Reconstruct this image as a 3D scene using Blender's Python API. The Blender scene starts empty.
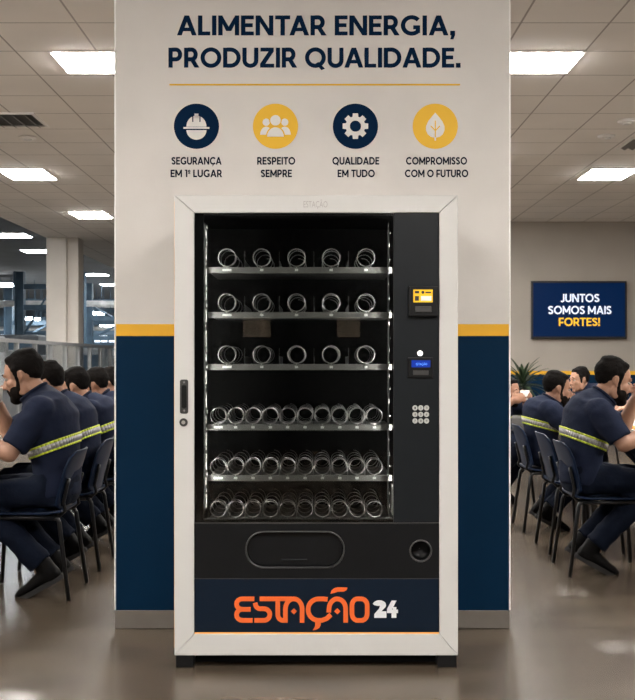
import bpy, bmesh, math, random
from mathutils import Vector, Matrix, noise
from mathutils.bvhtree import BVHTree
random.seed(7)
S = bpy.context.scene
C = S.collection
PI = math.pi
CAMZ, F, CX, HY = 1.194, 1100.0, 317.5, 360.0

# ------------------------------------------------------------------ materials
def mat(name, col, rough=.5, metal=0., var=0., scale=8., bump=0., bscale=60., emit=None, estr=0., coat=0., spec=.5):
    m = bpy.data.materials.new(name); m.use_nodes = True
    nt = m.node_tree; b = nt.nodes['Principled BSDF']; L = nt.links.new
    c = (col[0], col[1], col[2], 1)
    b.inputs['Base Color'].default_value = c
    b.inputs['Roughness'].default_value = rough
    b.inputs['Metallic'].default_value = metal
    b.inputs['Coat Weight'].default_value = coat
    b.inputs['Specular IOR Level'].default_value = spec
    tc = nt.nodes.new('ShaderNodeTexCoord')
    if var > 0:
        n = nt.nodes.new('ShaderNodeTexNoise'); n.inputs['Scale'].default_value = scale; n.inputs['Detail'].default_value = 5
        r = nt.nodes.new('ShaderNodeValToRGB')
        r.color_ramp.elements[0].position = .3; r.color_ramp.elements[1].position = .7
        r.color_ramp.elements[0].color = tuple(max(0, v*(1-var)) for v in col)+(1,)
        r.color_ramp.elements[1].color = tuple(min(1, v*(1+var)) for v in col)+(1,)
        L(tc.outputs['Object'], n.inputs['Vector']); L(n.outputs['Fac'], r.inputs['Fac']); L(r.outputs['Color'], b.inputs['Base Color'])
    if bump > 0:
        n2 = nt.nodes.new('ShaderNodeTexNoise'); n2.inputs['Scale'].default_value = bscale; n2.inputs['Detail'].default_value = 4
        bp = nt.nodes.new('ShaderNodeBump'); bp.inputs['Strength'].default_value = bump; bp.inputs['Distance'].default_value = .01
        L(tc.outputs['Object'], n2.inputs['Vector']); L(n2.outputs['Fac'], bp.inputs['Height']); L(bp.outputs['Normal'], b.inputs['Normal'])
    if emit:
        b.inputs['Emission Color'].default_value = tuple(emit)+(1,)
        b.inputs['Emission Strength'].default_value = estr
    return m

def lamp_mat(name, col, strength):
    return mat(name, (.8, .8, .8), .5, emit=col, estr=strength)

def srgb(r, g, b):
    f = lambda v: ((v/255+.055)/1.055)**2.4 if v/255 > .04045 else v/255/12.92
    return (f(r), f(g), f(b))

M = {}
M['plaster'] = mat('plaster_white', (.66, .625, .59), .7, var=.05, scale=3, bump=.06, bscale=25)
M['wallbeige'] = mat('plaster_beige', (.36, .325, .285), .8, var=.05, scale=1.5, bump=.05, bscale=25)
M['navy_paint'] = mat('paint_navy', (.0012, .0175, .047), .6, spec=.08, var=.06, scale=4, bump=.03, bscale=30)
M['yellow_paint'] = mat('paint_yellow', (.80, .42, .012), .5, var=.04, scale=5)
M['base_beige'] = mat('skirting_beige', (.16, .14, .12), .6, var=.1, scale=6)
M['edge_highlight'] = mat('edge_highlight', (.95, .93, .90), .5)  # near-white colour stands in for light caught on the pillar corners
M['ink_navy'] = mat('vinyl_navy', (.001, .014, .044), .7, spec=.06)
M['vinyl_yellow'] = mat('vinyl_yellow', (.80, .46, .015), .55)
M['vinyl_white'] = mat('vinyl_white', (.74, .71, .67), .55)
M['ink_black'] = mat('vinyl_dark', (.003, .008, .022), .7, spec=.06)
M['frame_white'] = mat('enamel_white', (.60, .585, .56), .42, var=.02, scale=5)
M['frame_mark'] = mat('embossed_grey', (.43, .395, .385), .45)
M['black_panel'] = mat('panel_black', (.0055, .006, .007), .34, var=.1, scale=20, spec=.35)
M['ctrl_panel'] = mat('panel_anthracite', (.008, .0098, .012), .38, var=.08, scale=12, spec=.3)
M['liner'] = mat('liner_black', (.0025, .0025, .0025), .6, var=.1, scale=15, spec=.15)
M['mirror_liner'] = mat('liner_steel', (.12, .115, .105), .22, .9)
M['steel'] = mat('tray_steel', (.20, .197, .19), .45, .3, var=.12, scale=14)
M['coil_steel'] = mat('coil_steel', (.40, .39, .38), .3, 1.)
M['divider'] = mat('divider_grey', (.10, .10, .10), .4, .4)
M['tag'] = mat('tag_white', (.85, .85, .83), .5)
M['navy_panel'] = mat('panel_navy', (.0035, .0095, .021), .4, var=.05, scale=8, spec=.25)
M['orange'] = mat('vinyl_orange', (.80, .135, .022), .5, emit=(.8, .13, .02), estr=0.)
M['logo_white'] = mat('vinyl_pale', (.80, .80, .82), .5)
M['black_plastic'] = mat('plastic_black', (.006, .006, .0065), .38, spec=.3, var=.1, scale=30)
M['dark_plastic'] = mat('plastic_dark_grey', (.045, .043, .042), .4, var=.1, scale=30)
M['rim_plastic'] = mat('plastic_rim', (.05, .05, .05), .28, spec=.6)
M['key'] = mat('key_silver', (.62, .62, .60), .4, .2)
M['key_mark'] = mat('key_mark', (.03, .03, .03), .5)
M['label_yellow'] = mat('screen_yellow', (.75, .43, .01), .4, emit=(1, .60, .02), estr=.35)
M['label_white'] = mat('screen_white', (.75, .72, .66), .4, emit=(1, .95, .85), estr=.25)
M['lcd'] = mat('lcd_blue', (.01, .03, .25), .25, emit=(.006, .03, .30), estr=.6)
M['lcd_text'] = mat('lcd_text', (.1, .3, .8), .3, emit=(.1, .32, 1.), estr=.9)
M['button_glow'] = lamp_mat('button_glow', (1, .97, .9), 1.6)
M['amber'] = mat('amber_light', (.5, .25, .05), .5, emit=(1, .46, .07), estr=.45)
M['led'] = lamp_mat('led_white', (1, .97, .92), 260.)
M['slot_rail'] = mat('rail_zinc', (.22, .22, .21), .5, .5, var=.5, scale=60)
M['lamp'] = lamp_mat('lamp_diffuser', (1, .965, .92), 112.)
M['lamp_far'] = lamp_mat('lamp_diffuser_cool', (.93, .97, 1), 45.)
M['lamp_frame'] = mat('lamp_frame', (.7, .68, .65), .5)
M['vent'] = mat('vent_dark', (.018, .016, .014), .6)
M['vent_fin'] = mat('vent_fin', (.10, .09, .08), .5, .2)
M['skin'] = mat('skin', (.33, .18, .12), .55, spec=.3, var=.10, scale=22, bump=.05, bscale=120)
M['skin2'] = mat('skin_deeper', (.27, .14, .09), .55, spec=.3, var=.10, scale=22, bump=.05, bscale=120)
M['hair'] = mat('hair_black', (.0055, .0045, .004), .75, var=.3, scale=60, bump=.4, bscale=160, spec=.05)
M['beard'] = mat('beard_black', (.008, .006, .005), .85, var=.3, scale=90, bump=.4, bscale=220, spec=.04)
M['shirt'] = mat('cotton_navy', (.0105, .0145, .031), .9, var=.15, scale=9, bump=.25, bscale=35, spec=.12)
M['trouser'] = mat('twill_dark_navy', (.0045, .007, .015), .9, var=.15, scale=12, bump=.3, bscale=40, spec=.1)
M['shoe'] = mat('leather_black', (.0035, .003, .003), .6, spec=.1, var=.2, scale=25, bump=.2, bscale=60)
M['sole'] = mat('rubber_black', (.012, .011, .011), .8)
M['hivis'] = mat('trim_lime', (.52, .62, .04), .6, emit=(.5, .62, .03), estr=0.)
M['reflect'] = mat('tape_grey', (.34, .33, .32), .5, .2, var=.06, scale=40)
M['eye'] = mat('eye_white', (.30, .26, .23), .5, spec=.2)
M['iris'] = mat('iris_dark', (.02, .012, .008), .3)
M['chair_blue'] = mat('plastic_blue', (.0045, .012, .033), .45, spec=.16, var=.1, scale=12)
M['chair_leg'] = mat('steel_black', (.010, .010, .011), .38, .3, var=.1, scale=30)
M['rivet'] = mat('rivet_zinc', (.55, .53, .5), .35, .8)
M['table'] = mat('laminate_white', (.62, .58, .53), .4, var=.04, scale=10)
M['table_leg'] = mat('steel_grey', (.09, .085, .08), .45, .4)
M['ceramic'] = mat('ceramic_white', (.72, .70, .67), .3)
M['food'] = mat('food_orange', (.75, .26, .03), .6, var=.35, scale=60, bump=.6, bscale=80)
M['food_brown'] = mat('food_brown', (.28, .14, .05), .6, var=.5, scale=70, bump=.6, bscale=80)
M['leaf'] = mat('leaf_green', (.018, .034, .013), .45, var=.35, scale=12)
M['pot'] = mat('pot_grey', (.10, .095, .09), .6, var=.1, scale=10)
M['soil'] = mat('soil', (.03, .02, .012), .9, var=.4, scale=60)
M['tv_black'] = mat('tv_bezel', (.008, .008, .009), .3)
M['tv_blue'] = mat('tv_screen_navy', (.003, .008, .03), .35, emit=(.0003, .010, .042), estr=1., spec=.05)
M['tv_white'] = mat('tv_text_white', (.5, .5, .55), .3, emit=(.78, .86, 1), estr=.85)
M['tv_amber'] = mat('tv_text_amber', (.5, .3, .02), .3, emit=(1, .55, .02), estr=.8)
M['hall_ceiling'] = mat('hall_ceiling', (.15, .165, .18), .8, var=.1, scale=1)
M['hall_steel'] = mat('hall_steel_blue', (.07, .12, .17), .55, .1, var=.3, scale=3)
M['hall_wall'] = mat('hall_wall', (.16, .20, .24), .8, var=.5, scale=.6)
M['hall_grey'] = mat('hall_machine_grey', (.50, .50, .49), .5, var=.3, scale=4)
M['hall_dark'] = mat('hall_machine_dark', (.07, .075, .08), .5, var=.3, scale=5)
M['rail_alu'] = mat('rail_aluminium', (.24, .24, .24), .45, .5, var=.08, scale=12)
M['column'] = mat('column_cream', (.60, .55, .49), .7, var=.05, scale=2)
M['window_glow'] = lamp_mat('window_daylight', (.80, .91, 1), 2.3)
M['joint'] = mat('mitre_joint', (.30, .28, .26), .7)
M['rear_dark'] = mat('rear_wall_charcoal', (.012, .012, .012), .9, var=.2, scale=2, spec=.1)
M['rear_panel'] = mat('rear_board', (.60, .46, .33), .7, var=.08, scale=3)

def glass(name, tint, f0=.04, rough=0.):
    m = bpy.data.materials.new(name); m.use_nodes = True; nt = m.node_tree; nt.nodes.clear(); L = nt.links.new
    o = nt.nodes.new('ShaderNodeOutputMaterial'); t = nt.nodes.new('ShaderNodeBsdfTransparent'); g = nt.nodes.new('ShaderNodeBsdfGlossy')
    mx = nt.nodes.new('ShaderNodeMixShader'); lw = nt.nodes.new('ShaderNodeLayerWeight'); lw.inputs['Blend'].default_value = .5
    t.inputs['Color'].default_value = tint+(1,); g.inputs['Roughness'].default_value = rough
    pw = nt.nodes.new('ShaderNodeMath'); pw.operation = 'POWER'; pw.inputs[1].default_value = 5
    ma = nt.nodes.new('ShaderNodeMath'); ma.operation = 'MULTIPLY_ADD'; ma.inputs[1].default_value = 1-f0; ma.inputs[2].default_value = f0
    L(lw.outputs['Facing'], pw.inputs[0]); L(pw.outputs[0], ma.inputs[0]); L(ma.outputs[0], mx.inputs[0])
    L(t.outputs[0], mx.inputs[1]); L(g.outputs[0], mx.inputs[2]); L(mx.outputs[0], o.inputs[0])
    return m
M['glass'] = glass('machine_glass', (.64, .65, .64), .05)
M['partition_glass'] = glass('partition_glass', (.93, .95, .96), .04)

def ceiling_mat():
    m = mat('ceiling_tiles', (.44, .395, .35), .85); nt = m.node_tree; L = nt.links.new; b = nt.nodes['Principled BSDF']
    tc = nt.nodes.new('ShaderNodeTexCoord'); sp = nt.nodes.new('ShaderNodeSeparateXYZ'); L(tc.outputs['Object'], sp.inputs[0])
    def line(sock, period, off, w):
        a = nt.nodes.new('ShaderNodeMath'); a.operation = 'ADD'; a.inputs[1].default_value = off; L(sock, a.inputs[0])
        d = nt.nodes.new('ShaderNodeMath'); d.operation = 'DIVIDE'; d.inputs[1].default_value = period; L(a.outputs[0], d.inputs[0])
        f = nt.nodes.new('ShaderNodeMath'); f.operation = 'FRACT'; L(d.outputs[0], f.inputs[0])
        l = nt.nodes.new('ShaderNodeMath'); l.operation = 'LESS_THAN'; l.inputs[1].default_value = w/period; L(f.outputs[0], l.inputs[0])
        return l.outputs[0]
    mx = nt.nodes.new('ShaderNodeMath'); mx.operation = 'MAXIMUM'
    L(line(sp.outputs['X'], TX, 100*TX-1.9, .014), mx.inputs[0]); L(line(sp.outputs['Y'], TY, 100*TY-7.83, .014), mx.inputs[1])
    n = nt.nodes.new('ShaderNodeTexNoise'); n.inputs['Scale'].default_value = 1.2; L(tc.outputs['Object'], n.inputs['Vector'])
    r = nt.nodes.new('ShaderNodeValToRGB'); r.color_ramp.elements[0].position = .3; r.color_ramp.elements[1].position = .7
    r.color_ramp.elements[0].color = (.70, .665, .625, 1); r.color_ramp.elements[1].color = (.77, .73, .685, 1); L(n.outputs['Fac'], r.inputs['Fac'])
    c = nt.nodes.new('ShaderNodeMix'); c.data_type = 'RGBA'; L(mx.outputs[0], c.inputs['Factor']); L(r.outputs['Color'], c.inputs[6])
    c.inputs[7].default_value = (.33, .30, .275, 1); L(c.outputs[2], b.inputs['Base Color'])
    return m
TX, TY = .58, .66
M['ceiling'] = ceiling_mat()

def floor_mat():
    m = mat('floor_polished_stone', (.2, .17, .14), .3); nt = m.node_tree; L = nt.links.new; b = nt.nodes['Principled BSDF']
    tc = nt.nodes.new('ShaderNodeTexCoord'); mp = nt.nodes.new('ShaderNodeMapping'); mp.inputs['Scale'].default_value = (.9, 1.7, 1); L(tc.outputs['Object'], mp.inputs[0])
    n = nt.nodes.new('ShaderNodeTexNoise'); n.inputs['Scale'].default_value = 2.4; n.inputs['Detail'].default_value = 5; n.inputs['Roughness'].default_value = .55; L(mp.outputs[0], n.inputs['Vector'])
    r = nt.nodes.new('ShaderNodeValToRGB'); r.color_ramp.elements[0].position = .22; r.color_ramp.elements[1].position = .8
    r.color_ramp.elements[0].color = (.048, .036, .025, 1); r.color_ramp.elements[1].color = (.128, .100, .073, 1); L(n.outputs['Fac'], r.inputs['Fac'])
    sp = nt.nodes.new('ShaderNodeSeparateXYZ'); L(tc.outputs['Object'], sp.inputs[0])
    def mth(op, a, v):
        k = nt.nodes.new('ShaderNodeMath'); k.operation = op; k.inputs[1].default_value = v; L(a, k.inputs[0]); return k.outputs[0]
    jn = mth('LESS_THAN', mth('FRACT', mth('DIVIDE', mth('ADD', sp.outputs['Y'], 300-4.895), 3.0), 0), .005)
    jx = nt.nodes.new('ShaderNodeMix'); jx.data_type = 'RGBA'; L(mth('MULTIPLY', jn, .6), jx.inputs['Factor']); L(r.outputs['Color'], jx.inputs[6]); jx.inputs[7].default_value = (.02, .016, .012, 1)
    L(jx.outputs[2], b.inputs['Base Color'])
    r2 = nt.nodes.new('ShaderNodeMapRange'); r2.inputs['To Min'].default_value = .25; r2.inputs['To Max'].default_value = .27; L(n.outputs['Fac'], r2.inputs['Value']); L(r2.outputs[0], b.inputs['Roughness'])
    return m
M['floor'] = floor_mat()

# ------------------------------------------------------------------ mesh helpers
class B:
    def __init__(s): s.v = []; s.f = []; s.m = []
    def add(s, vs, fs, mi=0):
        o = len(s.v); s.v += [tuple(v) for v in vs]; s.f += [tuple(o+i for i in f) for f in fs]; s.m += [mi]*len(fs)
    def box(s, x0, x1, y0, y1, z0, z1, mi=0):
        s.add([(x0,y0,z0),(x1,y0,z0),(x1,y1,z0),(x0,y1,z0),(x0,y0,z1),(x1,y0,z1),(x1,y1,z1),(x0,y1,z1)],
              [(0,3,2,1),(4,5,6,7),(0,1,5,4),(1,2,6,5),(2,3,7,6),(3,0,4,7)], mi)
    def prism(s, poly, y0, y1, mi=0):
        """poly: (x,z) points; solid between y0 (front) and y1"""
        a = sum(poly[i][0]*poly[(i+1) % len(poly)][1]-poly[(i+1) % len(poly)][0]*poly[i][1] for i in range(len(poly)))
        if a < 0: poly = poly[::-1]
        n = len(poly)
        s.add([(x,y0,z) for x,z in poly]+[(x,y1,z) for x,z in poly],
              [tuple(range(n)), tuple(range(2*n-1, n-1, -1))]+[(i, n+i, n+(i+1)%n, (i+1)%n) for i in range(n)], mi)
    def ringprism(s, outer, inner, y0, y1, mi=0):
        n = len(outer); V = [(x,y0,z) for x,z in outer]+[(x,y0,z) for x,z in inner]+[(x,y1,z) for x,z in outer]+[(x,y1,z) for x,z in inner]
        fs = []
        for i in range(n):
            j = (i+1)%n
            fs += [(i,j,n+j,n+i),(2*n+j,2*n+i,3*n+i,3*n+j),(j,i,2*n+i,2*n+j),(n+i,n+j,3*n+j,3*n+i)]
        s.add(V, fs, mi)
    def tube(s, pts, r, n=8, mi=0, closed=False, caps=True):
        pts = [Vector(p) for p in pts]; N = len(pts)
        rr = r if isinstance(r, (list, tuple)) else [r]*N
        vs = []; up = None
        for i, p in enumerate(pts):
            t = (pts[(i+1)%N]-pts[i-1]) if closed else (pts[min(i+1,N-1)]-pts[max(i-1,0)])
            t.normalize()
            if up is None:
                up = Vector((0,0,1)) if abs(t.z) < .9 else Vector((1,0,0))
            a = (up-t*up.dot(t)).normalized(); b = t.cross(a); up = a
            for k in range(n):
                q = 2*PI*k/n; vs.append(p+(a*math.cos(q)+b*math.sin(q))*rr[i])
        fs = []
        for i in range(N if closed else N-1):
            j = (i+1)%N
            for k in range(n): fs.append((i*n+k, i*n+(k+1)%n, j*n+(k+1)%n, j*n+k))
        if caps and not closed:
            fs += [tuple(range(n-1,-1,-1)), tuple(range((N-1)*n, N*n))]
        s.add(vs, fs, mi)
    def cyl(s, p0, p1, r0, r1=None, n=24, mi=0):
        s.tube([p0, p1], [r0, r0 if r1 is None else r1], n, mi)
    def lathe(s, prof, c=(0,0,0), n=24, mi=0):
        vs = [(c[0]+r*math.cos(2*PI*k/n), c[1]+r*math.sin(2*PI*k/n), c[2]+z) for r, z in prof for k in range(n)]
        fs = [(i*n+k, i*n+(k+1)%n, (i+1)*n+(k+1)%n, (i+1)*n+k) for i in range(len(prof)-1) for k in range(n)]
        fs += [tuple(range(n-1,-1,-1)), tuple(range((len(prof)-1)*n, len(prof)*n))]
        s.add(vs, fs, mi)
    def ell(s, c, r, mat3=None, nu=20, nv=12, mi=0):
        c = Vector(c); vs = []
        for j in range(nv+1):
            ph = PI*j/nv
            for i in range(nu):
                th = 2*PI*i/nu
                p = Vector((r[0]*math.sin(ph)*math.cos(th), r[1]*math.sin(ph)*math.sin(th), r[2]*math.cos(ph)))
                vs.append(c+(mat3 @ p if mat3 else p))
        fs = [(j*nu+i, (j+1)*nu+i, (j+1)*nu+(i+1)%nu, j*nu+(i+1)%nu) for j in range(nv) for i in range(nu)]
        s.add(vs, fs, mi)
    def cap(s, p0, p1, r0, r1, n=14):
        """capsule with taper"""
        p0 = Vector(p0); p1 = Vector(p1); t = (p1-p0); L = t.length; t.normalize()
        pts = []; rr = []
        for k in range(5):
            a = PI/2*(1-k/5.); pts.append(p0-t*r0*math.sin(a)); rr.append(max(.0006, r0*math.cos(a)))
        pts += [p0, p1]; rr += [r0, r1]
        for k in range(1, 6):
            a = PI/2*(k/5.); pts.append(p1+t*r1*math.sin(a)); rr.append(max(.0006, r1*math.cos(a)))
        s.tube(pts, rr, n)
    def loft(s, rings, n=28):
        """rings: (centre, ax_u, ax_v) with full vectors for the two half axes"""
        vs = []
        for c, u, v in rings:
            c = Vector(c)
            for k in range(n):
                q = 2*PI*k/n; vs.append(c+Vector(u)*math.cos(q)+Vector(v)*math.sin(q))
        N = len(rings)
        fs = [(i*n+k, i*n+(k+1)%n, (i+1)*n+(k+1)%n, (i+1)*n+k) for i in range(N-1) for k in range(n)]
        fs += [tuple(range(n-1,-1,-1)), tuple(range((N-1)*n, N*n))]
        s.add(vs, fs)
    def stroke(s, pts, w, y0, y1, mi=0):
        """ribbon along (x,z) points, mitred"""
        P = [Vector(p) for p in pts]; P = [p for i, p in enumerate(P) if i == 0 or (p-P[i-1]).length > 1e-5]; N = len(P); l = []; r = []
        s.ns = getattr(s, 'ns', 0)+1; y0 = y0-s.ns*.00002
        for i in range(N):
            d0 = (P[i]-P[i-1]).normalized() if i else (P[1]-P[0]).normalized()
            d1 = (P[i+1]-P[i]).normalized() if i < N-1 else d0
            t = (d0+d1).normalized(); nn = Vector((-t.y, t.x)); k = max(.4, nn.dot(Vector((-d0.y, d0.x))))
            l.append(P[i]+nn*w/2/k); r.append(P[i]-nn*w/2/k)
        for i in range(N-1):
            s.prism([tuple(l[i]), tuple(r[i]), tuple(r[i+1]), tuple(l[i+1])], y0, y1, mi)
    def xf(s, m):
        s.v = [tuple(m @ Vector(v)) for v in s.v]; return s
    def mesh(s, name='m', smooth=False):
        me = bpy.data.meshes.new(name); me.from_pydata(s.v, [], s.f); me.update()
        if any(s.m): me.polygons.foreach_set('material_index', s.m)
        if smooth: me.polygons.foreach_set('use_smooth', [True]*len(me.polygons))
        return me
    def obj(s, name, mats, parent=None, smooth=False, bevel=0., seg=2):
        bm = bmesh.new(); me = s.mesh(name, smooth); bm.from_mesh(me); bmesh.ops.recalc_face_normals(bm, faces=bm.faces); bm.to_mesh(me); bm.free()
        return link(name, me, mats, parent, bevel, seg)

def link(name, me, mats, parent=None, bevel=0., seg=2):
    o = bpy.data.objects.new(name, me); C.objects.link(o)
    for m in (mats if isinstance(mats, (list, tuple)) else [mats]):
        me.materials.append(M[m] if isinstance(m, str) else m)
    if parent: o.parent = parent
    if bevel:
        md = o.modifiers.new('bevel', 'BEVEL'); md.width = bevel; md.segments = seg; md.limit_method = 'ANGLE'; md.angle_limit = math.radians(40)
    return o

def tag(o, label=None, cat=None, group=None, kind=None):
    if label: o['label'] = label
    if cat: o['category'] = cat
    if group: o['group'] = group
    if kind: o['kind'] = kind
    return o
def thing(name, label, cat, loc=(0,0,0), rz=0., group=None):
    o = bpy.data.objects.new(name, None); C.objects.link(o); o.location = loc; o.rotation_euler = (0,0,rz); o.empty_display_size = .1
    return tag(o, label, cat, group)
def struct(o): o['kind'] = 'structure'; return o
def dup(root, loc, rz, label, group=None):
    r = root.copy(); C.objects.link(r); r.location = loc; r.rotation_euler = (0,0,rz); tag(r, label, None, group)
    for ch in list(root.children):
        c = ch.copy(); C.objects.link(c); c.parent = r
        for g in list(ch.children):
            d = g.copy(); C.objects.link(d); d.parent = c
    return r

TS = bpy.data.scenes.new('workbench')
def evaluated(o):
    TS.collection.objects.link(o); vl = TS.view_layers[0]; vl.update(); dg = vl.depsgraph; dg.update()
    return bpy.data.meshes.new_from_object(o.evaluated_get(dg), depsgraph=dg)
def remesh(b, vox, it=4, fac=.5, wrinkle=0., wscale=7., seed=0.):
    me = b.mesh('tmp'); o = bpy.data.objects.new('tmp', me)
    bm = bmesh.new(); bm.from_mesh(me); bmesh.ops.recalc_face_normals(bm, faces=bm.faces); bm.to_mesh(me); bm.free()
    r = o.modifiers.new('r', 'REMESH'); r.mode = 'VOXEL'; r.voxel_size = vox; r.use_smooth_shade = True
    if it:
        k = o.modifiers.new('s', 'SMOOTH'); k.iterations = it; k.factor = fac
    res = evaluated(o)
    bpy.data.objects.remove(o); bpy.data.meshes.remove(me)
    if wrinkle:
        cos = [v.co.copy() for v in res.vertices]; nos = [v.normal.copy() for v in res.vertices]; flat = []
        for c, nn in zip(cos, nos):
            p = c*wscale+Vector((seed, seed*1.7, 0))
            q = Vector((p.x*1.0+.8*p.z, p.y, p.z*1.6-.5*p.x))
            r = 1-abs(noise.noise(q*1.3+Vector((3,1,7))))*2.2      # sharper creases
            flat += (c+nn*(noise.noise(q)+.45*noise.noise(q*2.1)+.35*r)*wrinkle)[:]
        res.vertices.foreach_set('co', flat); res.update()
    res.polygons.foreach_set('use_smooth', [True]*len(res.polygons))
    return res

def text_pts(txt, off=.02, ext=0.):
    cu = bpy.data.curves.new('t', 'FONT'); cu.body = txt; cu.size = 1; cu.offset = off; cu.extrude = .5; cu.resolution_u = 4
    o = bpy.data.objects.new('t', cu)
    me = evaluated(o)
    vs = [tuple(v.co) for v in me.vertices]; fs = [tuple(p.vertices) for p in me.polygons]
    bpy.data.objects.remove(o); bpy.data.curves.remove(cu); bpy.data.meshes.remove(me)
    return vs, fs
def text_into(b, txt, x0, x1, zb, capz, y, th=.0012, mi=0, off=.02):
    """fit txt between x0..x1, baseline zb, cap height capz; facing -Y at plane y"""
    vs, fs = text_pts(txt, off)
    hv, _ = text_pts('E', off); b0 = min(v[1] for v in hv); b1 = max(v[1] for v in hv)
    xa = min(v[0] for v in vs); xb = max(v[0] for v in vs); sx = (x1-x0)/(xb-xa); sz = capz/(b1-b0)
    b.add([(x0+(v[0]-xa)*sx, y-(v[2]+.5)*th, zb+(v[1]-b0)*sz) for v in vs], fs, mi)

def glyph(ch, w):
    """list of (kind, data), unit cap height; returns shapes and advance width"""
    sh = []; R = lambda x0,x1,z0,z1: sh.append([(x0,z0),(x1,z0),(x1,z1),(x0,z1)])
    def band(pts, closed=False):
        P = [Vector(p) for p in pts]; N = len(P); l = []; r = []
        for i in range(N):
            d = ((P[(i+1)%N]-P[i-1]) if closed or 0 < i < N-1 else (P[1]-P[0] if i == 0 else P[-1]-P[-2])).normalized()
            nn = Vector((-d.y,d.x)); l.append(P[i]+nn*w/2); r.append(P[i]-nn*w/2)
        for i in range(N if closed else N-1):
            j = (i+1)%N; sh.append([tuple(l[i]),tuple(r[i]),tuple(r[j]),tuple(l[j])])
    def el(cx, cz, rx, rz, a0, a1, n=16): return [(cx+rx*math.cos(math.radians(a0+(a1-a0)*i/n)), cz+rz*math.sin(math.radians(a0+(a1-a0)*i/n))) for i in range(n+1)]
    h = w/2; k = w*1.08
    if ch == 'I': R(0,w,0,1); W = w
    elif ch in 'EFL':
        W = .60 if ch != 'L' else .57; R(0,w,0,1); t = w*.92
        if ch != 'L': R(w,W,1-t,1); R(w,W-.05,.5-t/2+.01,.5+t/2+.01) if ch == 'E' else R(w,W-.05,.42-t/2,.42+t/2)
        if ch != 'F': R(w,W,0,t)
    elif ch == 'T': W = .70; R(0,W,1-w*.92,1); R(W/2-h,W/2+h,0,1-w*.92)
    elif ch in 'OQ':
        W = 1.02; band(el(W/2,.5,W/2-h,.515-h,0,360,40)[:-1], True)
        if ch == 'Q': sh.append([(.52,.20),(.66,.28),(.98,-.06),(.80,-.13)])
    elif ch in 'CÇG':
        W = .88 if ch != 'G' else .93; rx = .51-h; band(el(.51,.5,rx,.515-h,42,318 if ch != 'G' else 322,30))
        if ch == 'Ç': sh.append([(.46,.02),(.58,.02),(.56,-.12),(.40,-.24),(.36,-.17),(.46,-.12)])
        if ch == 'G': R(.90-w,.90,.12,.48); R(.58,.90,.48-w*.85,.50)
    elif ch == 'D': W = .86; R(0,w,0,1); band([(w,1-h*.92)]+[(.36,1-h*.92)]+el(.36,.5,.5-h,.5-h*.92,90,-90,20)[1:-1]+[(.36,h*.92),(w,h*.92)])
    elif ch in 'PR':
        W = .68 if ch == 'P' else .72; R(0,w,0,1); zc = .66; rz = (1-.32)/2-h*.92; band([(w,1-h*.92)]+[(.36,1-h*.92)]+el(.36,.66,.31-h,rz,90,-90,16)[1:-1]+[(.36,.32+h*.92),(w,.32+h*.92)])
        if ch == 'R': sh.append([(.30,.36),(.30+w*1.15,.36),(.75,0),(.75-w*1.17,0)])
    elif ch == 'S':
        W = .63; band([(.56,.82)]+el(.32,.735,.235-.0,.265-h,55,250,14)[1:]+[(.36,.51)]+el(.31,.27,.32-h,.275-h,62,-140,16)+[(.055,.20)])
    elif ch == 'U': W = .78; R(0,w,.36,1); R(W-w,W,.36,1); band(el(W/2,.36,W/2-h,.375-h,180,360,18))
    elif ch == 'J': W = .52; R(W-w,W,.30,1); band(el(.25,.30,.27-h,.315-h,0,-140,14))
    elif ch == 'Z': W = .69; t = w*.92; R(0,W,0,t); R(.02,W-.02,1-t,1); sh.append([(0,t),(w*1.25,t),(W-.02,1-t),(W-.02-w*1.25,1-t)])
    elif ch == 'A':
        W = .92; sh.append([(0,0),(k,0),(W/2+k/2,1),(W/2-k/2,1)]); sh.append([(W-k,0),(W,0),(W/2+k/2,1),(W/2-k/2,1)]); R(.20,W-.20,.21,.21+w*.85)
    elif ch == 'M':
        W = .98; R(0,w,0,1); R(W-w,W,0,1); q = w*1.15
        sh.append([(0,1),(w*.9,1),(W/2+q*.5,.22),(W/2-q*.5,.22)]); sh.append([(W,1),(W-w*.9,1),(W/2-q*.5,.22),(W/2+q*.5,.22)])
    elif ch == 'N': W = .83; R(0,w,0,1); R(W-w,W,0,1); sh.append([(0,1),(w*1.1,1),(W,0),(W-w*1.1,0)])
    elif ch == '1': W = .36; R(W-w,W,0,1); sh.append([(0,.86),(0,1),(W,1),(W,.86)])
    elif ch == 'º': W = .36; w0 = w; w = w*.62; band(el(.18,.79,.18-w/2,.20-w/2,0,360,20)[:-1], True); R(.02,.34,.45,.45+w*.8); w = w0
    elif ch == '.': W = w*1.1; R(0,W,0,w*1.1)
    elif ch == ',': W = w*1.1; R(0,W,0,w*1.1); sh.append([(W*.25,0),(W,0),(W*.65,-.2),(0,-.2)])
    elif ch == '!': W = w*1.1; R(0,W,0,w*1.05); sh.append([(W*.12,.30),(W*.88,.30),(W,1),(0,1)])
    else: W = .33
    return sh, W
def sign(b, txt, x0, x1, zb, capz, y, th=.0012, mi=0, w=.19, gap=.085):
    """bold geometric capitals fitted between x0 and x1 at baseline zb"""
    x = 0; out = []
    prev = ''
    for c in txt:
        sh, W = glyph(c, w); x -= {'TA':.12,'RA':.03,'LI':.0,'UA':.04,'AL':.02,'AD':.02,'DA':.03,'AÇ':.03,'ÇA':.05,'GA':.03,'FO':.03,'TO':.05,'RT':.03,'AR':.02,'GU':.0,'LU':.02,'TU':.03,'FU':.03}.get(prev+c, 0); prev = c
        out += [[(x+px, pz) for px, pz in p] for p in sh]; x += W+(gap if c != ' ' else 0)
    x -= gap; sx = (x1-x0)/x
    for i, p in enumerate(out): b.prism([(x0+px*sx, zb+pz*capz) for px, pz in p], y-th-(i%23)*.000012, y, mi)

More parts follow.
